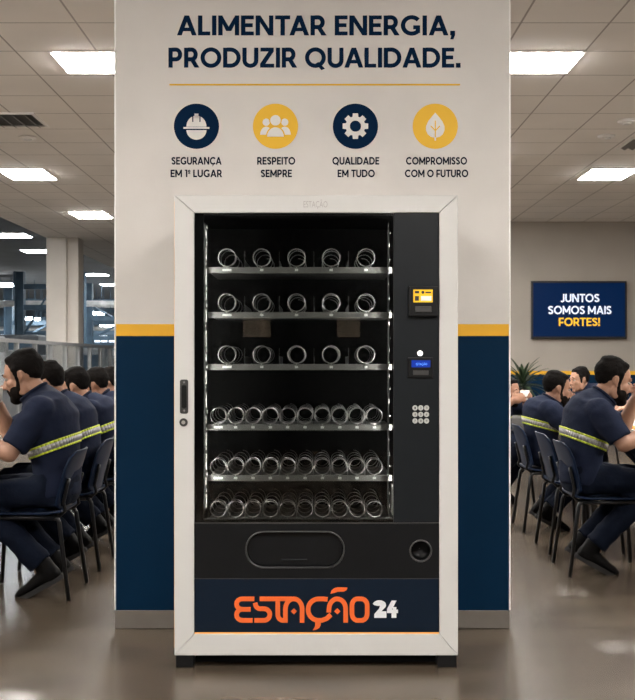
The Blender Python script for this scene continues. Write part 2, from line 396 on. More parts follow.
def circ(cx, cz, r, n=32, a0=0., a1=2*PI, full=True):
    k = n if full else n+1
    return [(cx+r*math.cos(a0+(a1-a0)*i/n), cz+r*math.sin(a0+(a1-a0)*i/n)) for i in range(k)]
def rrect(x0, x1, z0, z1, r, n=8):
    p = []
    for cx, cz, a in ((x1-r,z1-r,0),(x0+r,z1-r,PI/2),(x0+r,z0+r,PI),(x1-r,z0+r,1.5*PI)):
        p += [(cx+r*math.cos(a+PI/2*i/n), cz+r*math.sin(a+PI/2*i/n)) for i in range(n+1)]
    return p

# ------------------------------------------------------------------ people
def hand(b, wrist, fdir, pnorm, ts, curl=.5, thumb=.45):
    X = Vector(fdir).normalized(); Z = Vector(pnorm); Z = (Z-X*Z.dot(X)).normalized(); Y = Z.cross(X)
    W = Vector(wrist); T = lambda x,y,z: W+X*x+Y*y+Z*z
    R = Matrix((X,Y,Z)).transposed()
    b.ell(T(.050,0,0), (.054,.042,.017), R); b.cap(T(-.03,0,0), T(.03,0,0), .027, .026)
    b.cap(T(.03,ts*.026,.006), T(.06,ts*.032,.008), .016, .013)
    for i, L in enumerate((.066,.078,.073,.057)):
        y = (1.5-i)*.0215*ts; p = Vector((.084-.004*abs(i-1.2), y, 0)); a = .15
        for k, f in enumerate((.45,.32,.23)):
            a += curl*(.9 if k == 0 else 1.1)
            q = p+Vector((math.cos(a)*L*f, 0, math.sin(a)*L*f))
            b.cap(T(*p), T(*q), .0092-.0007*k, .0086-.0008*k, 10); p = q
    p = Vector((.022, ts*.034, .008)); d = Vector((.62, ts*.62, thumb)).normalized()
    q = p+d*.038; b.cap(T(*p), T(*q), .0135, .0105, 10)
    d2 = Vector((.85, ts*.1, thumb+.25)).normalized(); b.cap(T(*q), T(*(q+d2*.03)), .0105, .009, 10)
    return T(.085, 0, .035)

def ring_frame(path, i):
    a = Vector(path[max(i-1,0)][:2]); c = Vector(path[min(i+1,len(path)-1)][:2]); t = (c-a).normalized()
    return Vector((t.y, 0, -t.x))      # forward axis, perpendicular to the spine

def make_person(label, loc, rz, drop=0., hs=1., pitch=.25, yaw=0., near=1, arms=None, vox=.007, skin='skin', band=True, sleeve_band=False, seed=0., beard=True, dark_hair='hair', yawbody=0., ln=1.):
    d = drop; g = .25*drop
    path = [(.035,.475,.095,.166),(.036,.56,.102,.172),(.042+.1*g*ln,.68-.1*d,.102,.162),((.055+.45*g)*ln+.004,.80-.25*d,.116,.178),((.072+.8*g)*ln,.90-.55*d,.128,.192),
            ((.098+1.0*g)*ln,.965-.78*d,.112,.176),((.118+1.15*g)*ln,1.015-.9*d,.080,.112),((.134+1.25*g)*ln,1.05-1.0*d,.058,.064)]
    sh = Vector(((.084+1.0*g)*ln, 0, .955-.78*d)); nb = Vector(((.136+1.25*g)*ln, 0, 1.05-d)); hc = Vector(((.205+1.6*g)*ln, 0, 1.130-1.05*d))
    HM = Matrix.Translation(hc) @ Matrix.Rotation(yaw,4,'Z') @ Matrix.Rotation(pitch,4,'Y') @ Matrix.Scale(hs,4)
    b = B()
    # torso core and legs inside the clothes
    b.loft([((x,0,z), ring_frame(path,i)*a*(.86 if i < 2 else .93), (0,l*.92,0)) for i,(x,z,a,l) in enumerate(path)])
    grips = []
    for s in (1,-1):
        E, W, fd, pn, curl = (arms[0] if s == near else arms[1])
        E = Vector((E[0], s*E[1], E[2])); W = Vector((W[0], s*W[1], W[2])); fd = (fd[0], s*fd[1], fd[2]); pn = (pn[0], s*pn[1], pn[2])
        SH = sh+Vector((0, s*.178, 0))
        b.cap(SH, E, .056, .044); b.cap(E, E+(W-E)*.35, .045, .045); b.cap(E+(W-E)*.3, W, .045, .029)
        # thumb lies on the side nearest the other hand / up
        Xv = Vector(fd).normalized(); Zv = Vector(pn); Yv = Zv.cross(Xv); ts = 1 if (Yv.z + .3*Yv.y*(-s)) > 0 else -1
        grips.append((s, hand(b, W, fd, pn, ts, curl)))
        hip = Vector((.05, s*.095, .53)); kn = Vector((.42, s*.13, .515)); an = Vector((.10, s*.11, .17))
        b.cap(hip, kn, .066, .05); b.cap(kn, an, .05, .030); b.cap(an, an+Vector((.006,0,-.04)), .026, .024)
    nk = B(); nk.cap(HM @ Vector((-.028,0,-.055)), nb-Vector((.02,0,.03)), .052*hs, .060); b.v += []; b.add(nk.v, nk.f)
    h = B()
    h.ell((-.008,0,.03), (.098,.076,.092)); h.ell((.03,0,-.03), (.066,.061,.088)); h.ell((.036,0,-.075), (.050,.050,.040)); h.ell((.074,0,-.102), (.019,.022,.017))
    h.cap((.086,0,.014), (.112,0,-.030), .0085, .0125); h.cap((.098,-.011,-.034), (.098,.011,-.034), .009, .009)
    h.cap((.083,-.036,.026), (.083,.036,.026), .0115, .0115)
    for s in (1,-1):
        h.ell((.060,s*.036,-.022), (.030,.026,.026)); h.ell((.012,s*.058,-.055), (.03,.014,.045))
        h.ell((-.006,s*.078,.002), (.017,.008,.028), Matrix.Rotation(-.2,3,'Y')); h.ell((.003,s*.076,-.021), (.008,.007,.010)); h.cap((.004,s*.081,.018),(-.016,s*.086,.022),.0045,.0045); h.cap((-.016,s*.086,.022),(-.018,s*.085,-.008),.0045,.004)
    h.ell((.092,0,-.060), (.013,.024,.0065)); h.ell((.091,0,-.071), (.012,.021,.0065))
    h.xf(HM); b.add(h.v, h.f)
    body = link('person', remesh(b, vox, 3), skin); body.location = loc; body.rotation_euler = (0,0,rz+yawbody)
    tag(body, label, 'person')
    # eyes
    for s in (1,-1):
        e = B(); e.ell((.0775,s*.031,.006), (.0115,.0125,.0075), None, 12, 8); e.ell((.0855,s*.031,.0045), (.0045,.0062,.0055), None, 10, 6, 1); e.xf(HM)
        e.obj('eye', ['eye','iris'], body, True)
    # eyebrows
    for s in (1,-1):
        e = B(); e.tube([(.094,s*.014,.030),(.0955,s*.030,.034),(.088,s*.047,.030)], [.0035,.0042,.0022], 6); e.xf(HM); e.obj('eyebrow', 'beard', body, True)
    # hair
    k = B(); k.ell((-.022,0,.046), (.099,.0815,.088)); k.ell((-.048,0,.014), (.061,.071,.056)); k.ell((.021,0,.097), (.049,.058,.028)); k.ell((-.03,0,.105),(.07,.06,.035))
    for s in (1,-1): k.cap((.018,s*.069,.045), (.020,s*.0665,-.022), .016, .009)
    k.xf(HM); link('hair', remesh(k, .007, 3, wrinkle=.0022, wscale=38, seed=seed), dark_hair, body)
    if beard:
        k = B(); k.ell((.066,0,-.102), (.036,.042,.030)); k.ell((.032,0,-.098), (.046,.050,.026))
        for s in (1,-1):
            k.ell((.046,s*.050,-.070), (.036,.016,.034)); k.cap((.018,s*.066,-.022), (.026,s*.062,-.060), .011, .014); k.cap((.026,s*.061,-.060), (.066,s*.036,-.098), .016, .019)
            k.cap((.100,s*.006,-.0495), (.088,s*.032,-.064), .0065, .007); k.cap((.088,s*.032,-.064), (.084,s*.026,-.09), .007, .009)
        k.xf(HM); link('beard', remesh(k, .006, 2, wrinkle=.0015, wscale=60, seed=seed), 'beard', body)
    # shirt
    def torso(g):
        t = B(); rings = []
        for i,(x,z,a,l) in enumerate(path):
            if i == 0: z = .50; 
            gg = g if i < 7 else g*.6
            rings.append(((x,0,z), ring_frame(path,i)*(a+gg), (0,l+gg,0)))
        t.loft(rings); return t
    k = torso(.016)
    for s in (1,-1):
        E = (arms[0] if s == near else arms[1])[0]; E = Vector((E[0], s*E[1], E[2])); SH = sh+Vector((0, s*.178, 0)); t = (E-SH)
        k.ell(SH-Vector((0,s*.01,0)), (.078,.072,.072))
        ax = t.normalized(); u = ax.orthogonal().normalized(); v = ax.cross(u); rg = []
        for q, rr in ((0,.072),(.3,.073),(.6,.070),(.86,.069)): rg.append((SH+t*q, u*rr, v*rr))
        k.loft(rg, 20)
    # collar round the neck
    top = HM @ Vector((-.028,0,-.055)); ax = (top-(nb-Vector((.02,0,.03)))).normalized(); u = ax.orthogonal().normalized(); v = ax.cross(u)
    cb = nb-Vector((.012,0,.045))
    k.loft([(cb, u*.083, v*.083), (cb+ax*.035, u*.077, v*.077), (cb+ax*.058, u*.074, v*.074)], 24)
    shirt = link('shirt', remesh(k, .010, 4, wrinkle=.0065, wscale=6.5, seed=seed), 'shirt', body)
    cl = B()
    for q in range(13):
        pass
    ringp = []
    for q in range(25):
        a = 2*PI*q/24; ringp.append(cb+ax*(.052)+u*math.cos(a)*.076+v*math.sin(a)*.076)
    cl.tube(ringp[:-1], .0085, 8, closed=True); cl.obj('collar', 'shirt', body, True)
    if band:
        bv = torso(.016); tm = remesh(bv, .012, 4, wrinkle=.0065, wscale=6.5, seed=seed)
        tree = BVHTree.FromPolygons([v.co for v in tm.vertices], [p.vertices for p in tm.polygons])
        c = Vector(((.025+.3*g)*ln, 0, .765-.15*d)); tl = .34*ln+.3*d; nrm = Vector((math.sin(tl),0,math.cos(tl))); fx = Vector((math.cos(tl),0,-math.sin(tl)))
        lev = [-.0245,-.0145,.0145,.0245]; n = 56; b2 = B(); rows = []
        for z in lev:
            row = []
            for q in range(n):
                a = 2*PI*q/n; dr = fx*math.cos(a)+Vector((0,math.sin(a),0)); o = c+nrm*z
                hit = tree.ray_cast(o, dr); row.append((hit[0] if hit[0] else o+dr*.17)+dr*.0045)
            rows.append(row)
        for i in range(3):
            for q in range(n):
                a0, a1, c0, c1 = rows[i][q], rows[i][(q+1)%n], rows[i+1][(q+1)%n], rows[i+1][q]
                b2.add([a0,a1,c0,c1], [(0,1,2,3)], 1 if i == 1 else 0)
        bo = b2.obj('reflective_band', ['hivis','reflect'], body, True)
        sd = bo.modifiers.new('thick', 'SOLIDIFY'); sd.thickness = .005; sd.offset = 0
        bpy.data.meshes.remove(tm)
    if sleeve_band:
        for s in (1,-1):
            E = (arms[0] if s == near else arms[1])[0]; E = Vector((E[0], s*E[1], E[2])); SH = sh+Vector((0, s*.178, 0)); t = (E-SH)
            b2 = B()
            for q0, q1, mi in ((.52,.56,0),(.56,.66,1),(.66,.70,0)): b2.tube([SH+t*q0, SH+t*q1], .0765, 24, mi)
            b2.obj('sleeve_band', ['hivis','reflect'], body, True)
    # trousers
    k = B(); k.loft([((.03,0,.455),(.085,0,0),(0,.165,0)),((.035,0,.50),(.108,0,0),(0,.182,0)),((.036,0,.60),(.112,0,0),(0,.182,0)),((.04,0,.64),(.104,0,0),(0,.170,0))])
    for s in (1,-1):
        hip = Vector((.03, s*.095, .530)); kn = Vector((.42, s*.13, .515)); an = Vector((.098, s*.11, .165))
        k.cap(hip, kn, .086, .068); 
        t = (an-kn); ax = t.normalized(); u = ax.orthogonal().normalized(); v = ax.cross(u)
        k.loft([(kn+t*q, u*r, v*r) for q, r in ((0,.068),(.35,.070),(.7,.064),(.93,.064),(1.,.066))], 18); k.ell(kn, (.068,.068,.068))
    link('trousers', remesh(k, .014, 4, wrinkle=.008, wscale=8, seed=seed), 'trouser', body)
    for s in (1,-1):
        k = B(); R = Matrix.Translation((.085, s*.11, .155)) @ Matrix.Rotation(.50,4,'Y')
        k.loft([((-.004,0,.03),(.047,0,0),(0,.043,0)),((-.004,0,-.02),(.052,0,0),(0,.042,0)),((-.004,0,-.05),(.062,0,0),(0,.039,0)),((-.002,0,-.085),(.062,0,0),(0,.038,0))], 20)
        k.loft([((-.055,0,-.055),(0,.034,0),(0,0,.032)),((0,0,-.048),(0,.039,0),(0,0,.040)),((.06,0,-.054),(0,.042,0),(0,0,.036)),((.12,0,-.063),(0,.047,0),(0,0,.027)),((.165,0,-.066),(0,.044,0),(0,0,.023)),((.195,0,-.071),(0,.026,0),(0,0,.014))], 20)
        k.xf(R); shoe = link('shoe', remesh(k, .008, 3), 'shoe', body)
        k = B(); pts = []
        for q in range(28):
            a = 2*PI*q/28; x = .066+.137*math.cos(a); y = (.044+.008*math.cos(a))*math.sin(a); pts.append((x,y))
        n = len(pts); k.add([(x,y,-.105) for x,y in pts]+[(x,y,-.080) for x,y in pts], [tuple(range(n-1,-1,-1)), tuple(range(n,2*n))]+[(i,(i+1)%n,n+(i+1)%n,n+i) for i in range(n)])
        k.xf(R); so = k.obj('sole', 'sole', shoe, False)
    wm = Matrix.Translation(loc) @ Matrix.Rotation(rz+yawbody,4,'Z')
    return body, {s: wm @ g for s, g in grips}

#        elbow (x, |y|, z), wrist, finger direction, palm normal, curl   (y outwards positive)
REST = ((.215,.255,.735), (.45,.12,.815), (.85,-.45,-.12), (.1,-.35,-1), .35)
LIFT = ((.345,.215,.800), (.37,.085,.965), (.25,-.75,.55), (-.75,-.45,.2), .55)
CUPA = ((.19,.245,.725), (.31,.085,.86), (.75,-.45,.35), (.15,-1,.1), .55)
CUPB = ((.27,.225,.795), (.33,.095,.87), (.75,-.45,.35), (.15,-1,.1), .55)
LOW  = ((.24,.245,.80), (.44,.09,.83), (.8,-.5,-.1), (0,-.6,-.8), .5)

LX, RX = -1.345, 1.485     # pelvis lines of the left-hand and right-hand rows
LY = [5.66, 6.43, 7.20, 7.97, 8.74]
grips = {}
people = {}
def P(key, *a, **k): people[key], grips[key] = make_person(*a, **k)
P('m1', 'bearded man nearest on the left, grey and lime band across his navy polo', (LX+.045,LY[0],0), PI, near=1, arms=(REST,LIFT), vox=.0055, pitch=.30, hs=1.0, drop=.018, seed=1.)
P('m2', 'second man at the left table, face hidden behind the nearest diner\'s shoulder', (LX,LY[1],0), PI, near=1, arms=(LOW,REST), drop=.075, pitch=.3, seed=2., skin='skin2', hs=.98)
P('m3', 'third man from the front at the left table, bearded, with lime sleeve stripe', (LX,LY[2],0), PI, near=1, arms=(REST,LOW), drop=.108, pitch=.22, seed=3., sleeve_band=True, hs=.95)
P('m4', 'fourth man from the front at the left table, head low over the table', (LX-.02,LY[3],0), PI, near=1, arms=(REST,LOW), drop=.115, pitch=.18, seed=4., skin='skin2', hs=.95)
P('m5', 'farthest man at the left table, half hidden by the pillar edge', (LX-.07,LY[4],0), PI, near=1, arms=(REST,LOW), drop=.115, pitch=.15, seed=5., hs=.95)
P('ma', 'large bearded man nearest on the right, grey and lime band across his navy polo', (RX-.03,6.25,0), 0, near=-1, arms=(REST,LIFT), vox=.0055, drop=.052, pitch=.24, hs=1.0, seed=6.)
P('mb', 'bearded man holding a white cup in profile, beyond the empty chair on the right', (RX+.055,7.80,0), 0, near=-1, arms=(CUPA,CUPB), drop=.135, pitch=.16, seed=7., vox=.006, hs=.95, ln=.62)
P('mc', 'short-haired man facing left across the right table, in front of the yellow wall stripe', (2.96,11.35,0), PI, near=1, arms=(REST,LOW), drop=.135, pitch=.1, seed=8., yaw=.35, skin='skin', beard=False, hs=1.02, vox=.006, band=False)
P('md', 'man beside the potted plant lifting a white cup, cut off by the pillar edge', (RX-.065,9.25,0), 0, near=-1, arms=(CUPA,CUPB), drop=.19, pitch=.12, seed=9., yawbody=-.75, hs=.92, skin='skin2', ln=.8)
P('me', 'man across the right table at the picture edge, lime band on his navy sleeve', (2.98,9.0,0), PI, near=1, arms=(REST,LOW), drop=.10, pitch=.25, seed=10., sleeve_band=True)

# ------------------------------------------------------------------ setting
CEIL = 3.394
b = B(); b.box(-30, 8, -6, 62, -.2, 0); struct(b.obj('floor', 'floor'))
b = B(); b.box(-4.88, 6.8, -6, 30, CEIL, CEIL+.18); struct(b.obj('ceiling', 'ceiling'))
PX0, PX1, PY0, PY1 = -.898, .853, 4.90, 5.45
b = B(); b.box(PX0, PX1, PY0, PY1, .0, 1.301, 0); b.box(PX0, PX1, PY0, PY1, 1.301, 1.354, 1); b.box(PX0, PX1, PY0, PY1, 1.354, CEIL, 2)
w = b.obj('wall_front', ['navy_paint','yellow_paint','plaster']); struct(w)
b = B(); b.box(PX0-.002, PX1+.002, PY0-.012, PY0-.0005, 0, .08); struct(b.obj('baseboard_front', 'base_beige', None, False, .003))
for i, x in enumerate((PX0, PX1)):
    sg = -1 if i == 0 else 1
    b = B(); b.box(min(x-.0005*sg, x+sg*.007), max(x-.0005*sg, x+sg*.007), PY0-.003, PY0+.03, .08, CEIL)
    struct(b.obj('trim_%d' % (i+1), 'edge_highlight', None, False, .003))  # bright strip painting the corner's highlight
def wall(name, x0, x1, y0, y1, face):
    b = B(); b.box(x0,x1,y0,y1,0,.96,0); b.box(x0,x1,y0,y1,.96,1.02,1); b.box(x0,x1,y0,y1,1.02,CEIL,2)
    return struct(b.obj(name, ['navy_paint','yellow_paint','wallbeige']))
wall('wall_back', -2.6, 6.6, 17.5, 17.7, 0)
wall('wall_right', 6.6, 6.8, -6, 17.7, 0)
wall('wall_left', -4.9, -4.7, -6, 9.5, 0)
b = B(); b.box(-4.7, 6.6, -6.2, -6, 0, CEIL); struct(b.obj('wall_rear', 'rear_dark'))
b = B(); b.box(-2.6, 6.6, 17.485, 17.4995, 0, .09); struct(b.obj('baseboard_back', 'base_beige'))

# cream column carrying the canteen ceiling, left
b = B(); b.box(-4.86, -4.5, 19.7, 20.3, 0, CEIL); b.box(-4.5, -4.30, 19.78, 20.22, 0, CEIL)
struct(tag(b.obj('wall_column', 'column', None, False, .012), 'cream square column under the ceiling edge at the left', None))

# ceiling lights in the canteen
def light(x, y, z, sx, sy, label, mtl='lamp', group=None, proto=[None]):
    t = thing('ceiling_light', label, 'ceiling light', (x,y,z), 0, group)
    b = B(); b.ringprism([(-sx/2-.02,-sy/2-.02),(sx/2+.02,-sy/2-.02),(sx/2+.02,sy/2+.02),(-sx/2-.02,sy/2+.02)], [(-sx/2,-sy/2),(sx/2,-sy/2),(sx/2,sy/2),(-sx/2,sy/2)], -.012, .0)
    b.v = [(p[0],p[2],p[1]) for p in b.v]; b.obj('light_frame', 'lamp_frame', t)
    b = B(); b.box(-sx/2+.0005,sx/2-.0005,-sy/2+.0005,sy/2-.0005,-.019,-.001); b.obj('diffuser', mtl, t)
    return t
named = {(-1.6,8.10):'largest square ceiling light on the left, cut by the pillar', (1.6,8.10):'largest square ceiling light on the right, cut by the pillar',
         (-3.42,12.98):'ceiling light on the left just past the dark vent', (3.42,12.98):'ceiling light at the right picture edge above the wall screen',
         (-3.42,16.6):'small ceiling light above the cream column on the left'}
for y in (-2.2,1.25,4.7,8.10,11.6,15.0):
    for x in (-1.6,1.6):
        if y == 4.7: continue
        light(x, y, CEIL-.0005, .58, .53, named.get((x,y), 'square ceiling light over the canteen, out of view behind the pillar or camera'), group='canteen ceiling lights')
for y in (2.14,5.75,9.37,12.98,16.6):
    for x in (-3.42,3.42):
        if (x, y) == (3.42, 16.6): continue
        light(x, y, CEIL-.0005, .51, .70, named.get((x,y), 'square ceiling light in the canteen side rows, outside the picture'), group='canteen ceiling lights')

def vent(x, y, sx, sy, label):
    t = thing('ceiling_vent', label, 'vent', (x,y,CEIL-.0005))
    b = B(); b.box(-sx/2,sx/2,-sy/2,sy/2,-.004,-.001); b.obj('vent_core', 'vent', t)
    b = B(); b.ringprism([(-sx/2-.03,-sy/2-.03),(sx/2+.03,-sy/2-.03),(sx/2+.03,sy/2+.03),(-sx/2-.03,sy/2+.03)], [(-sx/2,-sy/2),(sx/2,-sy/2),(sx/2,sy/2),(-sx/2,sy/2)], -.014, .0)
    b.v = [(p[0],p[2],p[1]) for p in b.v]; b.obj('vent_frame', 'lamp_frame', t)
    for i in range(5):
        x0 = -sx/2+sx*(i+.5)/5
        b = B(); b.add([(x0-.03,-sy/2,-.004),(x0+.012,-sy/2,-.028),(x0+.016,-sy/2,-.026),(x0-.026,-sy/2,-.003),(x0-.03,sy/2,-.004),(x0+.012,sy/2,-.028),(x0+.016,sy/2,-.026),(x0-.026,sy/2,-.003)],
                       [(0,1,2,3),(7,6,5,4),(0,4,5,1),(1,5,6,2),(2,6,7,3),(3,7,4,0)]); b.obj('louvre', 'vent_fin', t)
    return t
vent(-2.83, 10.05, .56, .50, 'dark louvred air vent in the ceiling at the left edge')
vent(3.33, 11.15, .40, .50, 'dark louvred air vent in the ceiling at the right edge')
for x, y, l in ((2.83, 10.78, 'round white ceiling sensor nearest the bright right-hand light'), (2.84, 10.1, 'round white ceiling sensor near the picture\'s right edge'), (-2.86,10.85,'small round ceiling sensor beside the dark vent on the left')):
    t = thing('smoke_detector', l, 'smoke detector', (x,y,CEIL-.0005))
    b = B(); b.lathe([(.085,0),(.085,-.012),(.07,-.022),(.02,-.024)][::-1], n=24); b.obj('detector_base', 'lamp_frame', t, True)
    b = B(); b.lathe([(.045,-.024),(.04,-.036),(.015,-.038)][::-1], n=20); b.obj('detector_head', 'frame_white', t, True)

# wall screen
SY = 17.44
sx = lambda x: (x-CX)*SY/F
sz = lambda y: CAMZ+(HY-y)*SY/F
t = thing('wall_screen', 'wall-mounted screen showing a navy slogan slide on the back wall', 'screen', (0,0,0))
b = B(); b.box(sx(531),sx(626.5),SY-.02,SY+.03,sz(339),sz(281)); b.obj('screen_body', 'tv_black', t, False, .006)
b = B(); b.box(sx(533),sx(624.6),SY-.0225,SY-.0203,sz(336.5),sz(283)); scr = b.obj('display', 'tv_blue', t)
b = B(); sign(b,'JUNTOS',sx(560),sx(599),sz(302.2),8.2*SY/F,SY-.0228,.002,0,0.185); sign(b,'SOMOS MAIS',sx(548),sx(611),sz(314.2),8.2*SY/F,SY-.0228,.002,0,0.185); b.obj('white_slogan', 'tv_white', scr)
b = B(); sign(b,'FORTES!',sx(558.5),sx(599.5),sz(326),8.2*SY/F,SY-.0228,.002,0,0.185); b.obj('amber_slogan', 'tv_amber', scr)
b = B(); b.box(sx(570),sx(588),SY+.03,17.4995,sz(322),sz(298)); b.obj('wall_bracket', 'tv_black', t)

# ------------------------------------------------------------------ vinyl lettering on the pillar
WY = PY0-.0001
wx = lambda x: (x-CX)*PY0/F
wz = lambda y: CAMZ+(HY-y)*PY0/F
t = thing('wall_slogan', 'two-line navy slogan lettering across the top of the pillar', 'wall lettering', (0,WY,2.3)); t.location = (0,0,0)
b = B(); sign(b,'ALIMENTAR ENERGIA,',wx(177),wx(455),wz(35.4),19.8*PY0/F,WY,.002,0,0.205); b.obj('slogan_line', 'ink_navy', t)
b = B(); sign(b,'PRODUZIR QUALIDADE.',wx(168.5),wx(460.5),wz(67.6),19.8*PY0/F,WY,.002,0,0.205); b.obj('slogan_line', 'ink_navy', t)
b = B(); b.box(wx(169.5),wx(460),WY-.002,WY,wz(85.6),wz(83.9)); tag(b.obj('divider_line', 'vinyl_yellow'), 'thin yellow rule under the slogan on the pillar', 'wall line')
R0 = 22.6*PY0/F
badges = [(196.5,'ink_navy','hard hat',(('SEGURANÇA',171.6,221.6),('EM 1º LUGAR',170.6,222))),
          (275.5,'vinyl_yellow','three people',(('RESPEITO',257.2,295.2),('SEMPRE',260.9,291.9))),
          (355.4,'ink_navy','gear',(('QUALIDADE',332.4,379.2),('EM TUDO',337.6,374.8))),
          (435.2,'vinyl_yellow','leaf',(('COMPROMISSO',406,467),('COM O FUTURO',404.9,468.2)))]
for px, mt, what, caps in badges:
    cx, cz = wx(px), wz(126.3); u = PY0/F
    t = thing('value_badge', 'round %s wall badge with a white %s and caption under it' % ('navy' if mt == 'ink_navy' else 'yellow', what), 'wall badge', (0,0,0), 0, 'value badges on the pillar')
    b = B(); b.prism(circ(cx,cz,R0,48), WY-.002, WY); disc = b.obj('disc', mt, t)
    y0, y1 = WY-.0038, WY-.0021; b = B(); Q = lambda x, z: (cx+x*u, cz+z*u)
    if what == 'hard hat':
        b.prism([Q(math.cos(a)*10, -.5+math.sin(a)*11) for a in [PI*i/20 for i in range(21)]], y0, y1)
        b.prism([Q(-13,-2.6),Q(13,-2.6),Q(13,-.9),Q(-13,-.9)], y0, y1)
        b.prism([Q(math.cos(a)*10, -4+math.sin(a)*9.5) for a in [PI+PI*i/20 for i in range(21)]], y0, y1)
        b.prism([Q(-2,8),Q(2,8),Q(2,12.5),Q(-2,12.5)], y0, y1)
        g = B(); 
        for sgn in (-1,1): g.prism([Q(sgn*3.6-.55,4.2),Q(sgn*3.6+.55,4.2),Q(sgn*3.6+.55,13),Q(sgn*3.6-.55,13)], y0-.0008, y0-.0001)
        b.obj('symbol', 'vinyl_white', disc); g.obj('symbol_lines', mt, disc)
    elif what == 'three people':
        for ox, oz, k in ((-9.3,4,.72),(9.3,4,.72)):
            b.prism([(q[0],q[1]) for q in circ(cx+ox*u, cz+oz*u, 3.6*u, 20)], y0+.0004, y1)
            b.prism([Q(ox+math.cos(a)*6, -8.5+math.sin(a)*8) for a in [PI*i/16 for i in range(17)]], y0+.0004, y1)
        g = B(); g.prism(circ(cx, cz+5.8*u, 6.3*u, 24), y0-.0002, y0+.0003); g.prism([Q(math.cos(a)*9.6, -10.5+math.sin(a)*10.6) for a in [PI*i/16 for i in range(17)]], y0-.0002, y0+.0003)
        b.prism(circ(cx, cz+5.8*u, 5.2*u, 24), y0-.0006, y1); b.prism([Q(math.cos(a)*8.3, -10.5+math.sin(a)*9.3) for a in [PI*i/16 for i in range(17)]], y0-.0006, y1)
        b.obj('symbol', 'vinyl_white', disc); g.obj('symbol_lines', mt, disc)
    elif what == 'gear':
        o, inn = [], []; n = 8
        for i in range(n):
            for da, r in ((-.30,9.8),(-.20,13),(.20,13),(.30,9.8)):
                a = 2*PI*i/n+da; o.append(Q(math.cos(a)*r, math.sin(a)*r)); inn.append(Q(math.cos(a)*5.6, math.sin(a)*5.6))
        b.ringprism(o, inn, y0, y1); b.obj('symbol', 'vinyl_white', disc)
    else:
        pts = [(0,13.5),(3.2,9.8),(7,5),(9.2,0),(9.3,-4),(7.6,-8),(4.5,-10.6),(0,-11.6)]
        pts = pts+[(-x,z) for x,z in pts[-2:0:-1]]
        b.prism([Q(*p) for p in pts], y0, y1); b.prism([Q(-.7,-14.3),Q(.7,-14.3),Q(.7,-11),Q(-.7,-11)], y0, y1); b.obj('symbol', 'vinyl_white', disc)
        g = B(); st = lambda p: g.stroke([Q(*q) for q in p], 1.05*u, y0-.0008, y0-.0001)
        st([(0,5.5),(0,-11)]); st([(0,-4.5),(-4.6,.2)]); st([(0,-4.5),(4.6,.2)]); g.obj('symbol_lines', mt, disc)
    b = B()
    for (s, x0, x1), yb in zip(caps, (164.6,177.2)): sign(b, s, wx(x0), wx(x1), wz(yb), 7.5*u, WY, .0012, 0, .205)
    b.obj('caption', 'ink_black', t)

# ------------------------------------------------------------------ vending machine
MY = 4.264
mx = lambda x, y=MY: (x-CX)*y/F
mz = lambda v, y=MY: CAMZ+(HY-v)*y/F
VM = thing('vending_machine', 'tall vending machine with white frame, dark glass front and orange lettering against the pillar', 'vending machine', (0,4.5,0))
def V(b, name, mats, parent=None, smooth=False, bevel=0., seg=2):
    """part of the machine: built in world coordinates, kept there"""
    o = b.obj(name, mats, None, smooth, bevel, seg)
    o.parent = parent or VM
    if parent is None: o.matrix_parent_inverse = Matrix.Translation((0,-4.5,0))
    else: o.matrix_parent_inverse = Matrix.Identity(4)
    return o
XL, XR, ZT, ZB = mx(174.3), mx(458), mz(195), mz(655.5)
xi0, xi1, zi1, zi0 = mx(194), mx(439.5), mz(212.5), mz(634)
yb = PY0-.016
# mitred frame
fr = [[(XL,ZT),(XR,ZT),(xi1,zi1),(xi0,zi1)], [(XL,ZB),(XR,ZB),(xi1,zi0),(xi0,zi0)], [(XL,ZB),(XL,ZT),(xi0,zi1),(xi0,zi0)], [(XR,ZB),(XR,ZT),(xi1,zi1),(xi1,zi0)]]
rails = []
for i, p in enumerate(fr):
    g = .0006; cxm = sum(q[0] for q in p)/4; czm = sum(q[1] for q in p)/4
    p = [(x+(cxm-x)*.0, z) for x, z in p]
    if i < 2: p = [(p[0][0]+g,p[0][1]),(p[1][0]-g,p[1][1]),(p[2][0]-g,p[2][1]),(p[3][0]+g,p[3][1])]
    else:
        p = [(p[0][0],p[0][1]+g),(p[1][0],p[1][1]-g),(p[2][0],p[2][1]-g),(p[3][0],p[3][1]+g)]
    b = B(); b.prism(p, MY, MY+.055); rails.append(V(b, 'frame_rail', 'frame_white', None, False, .0025, 2))
b = B(); text_into(b, 'ESTAÇÃO', mx(303.5), mx(327.5), mz(207.4), 6.2*MY/F, MY-.0001, .0006, 0, .0); V(b, 'embossed_mark', 'frame_mark', rails[0])
# side, top, bottom and back sheets of the cabinet
b = B(); d0 = MY+.055
b.box(XL+.004,XL+.02,d0,yb,.05,ZT-.004); b.box(XR-.02,XR-.004,d0,yb,.05,ZT-.004); b.box(XL+.02,XR-.02,d0,yb,ZT-.02,ZT-.004); b.box(XL+.02,XR-.02,d0,yb,.052,.07); b.box(XL+.02,XR-.02,yb-.015,yb,.07,ZT-.02)
V(b, 'cabinet', 'frame_white')
# interior liner: thin shell open to the front
gx1 = mx(393.6); gz0 = mz(523); GY = MY+.012
b = B(); ly1 = yb-.03
b.box(xi0-.01,xi0-.004,GY+.03,ly1,gz0-.06,zi1+.01); b.box(gx1+.012,gx1+.018,GY+.03,ly1,gz0-.06,zi1+.01)
b.box(xi0-.004,gx1+.012,GY+.03,ly1,zi1+.005,zi1+.01); b.box(xi0-.004,gx1+.012,GY+.03,ly1,gz0-.06,gz0-.055); b.box(xi0-.01,gx1+.018,ly1,ly1+.006,gz0-.06,zi1+.01)
V(b, 'interior_liner', 'liner')
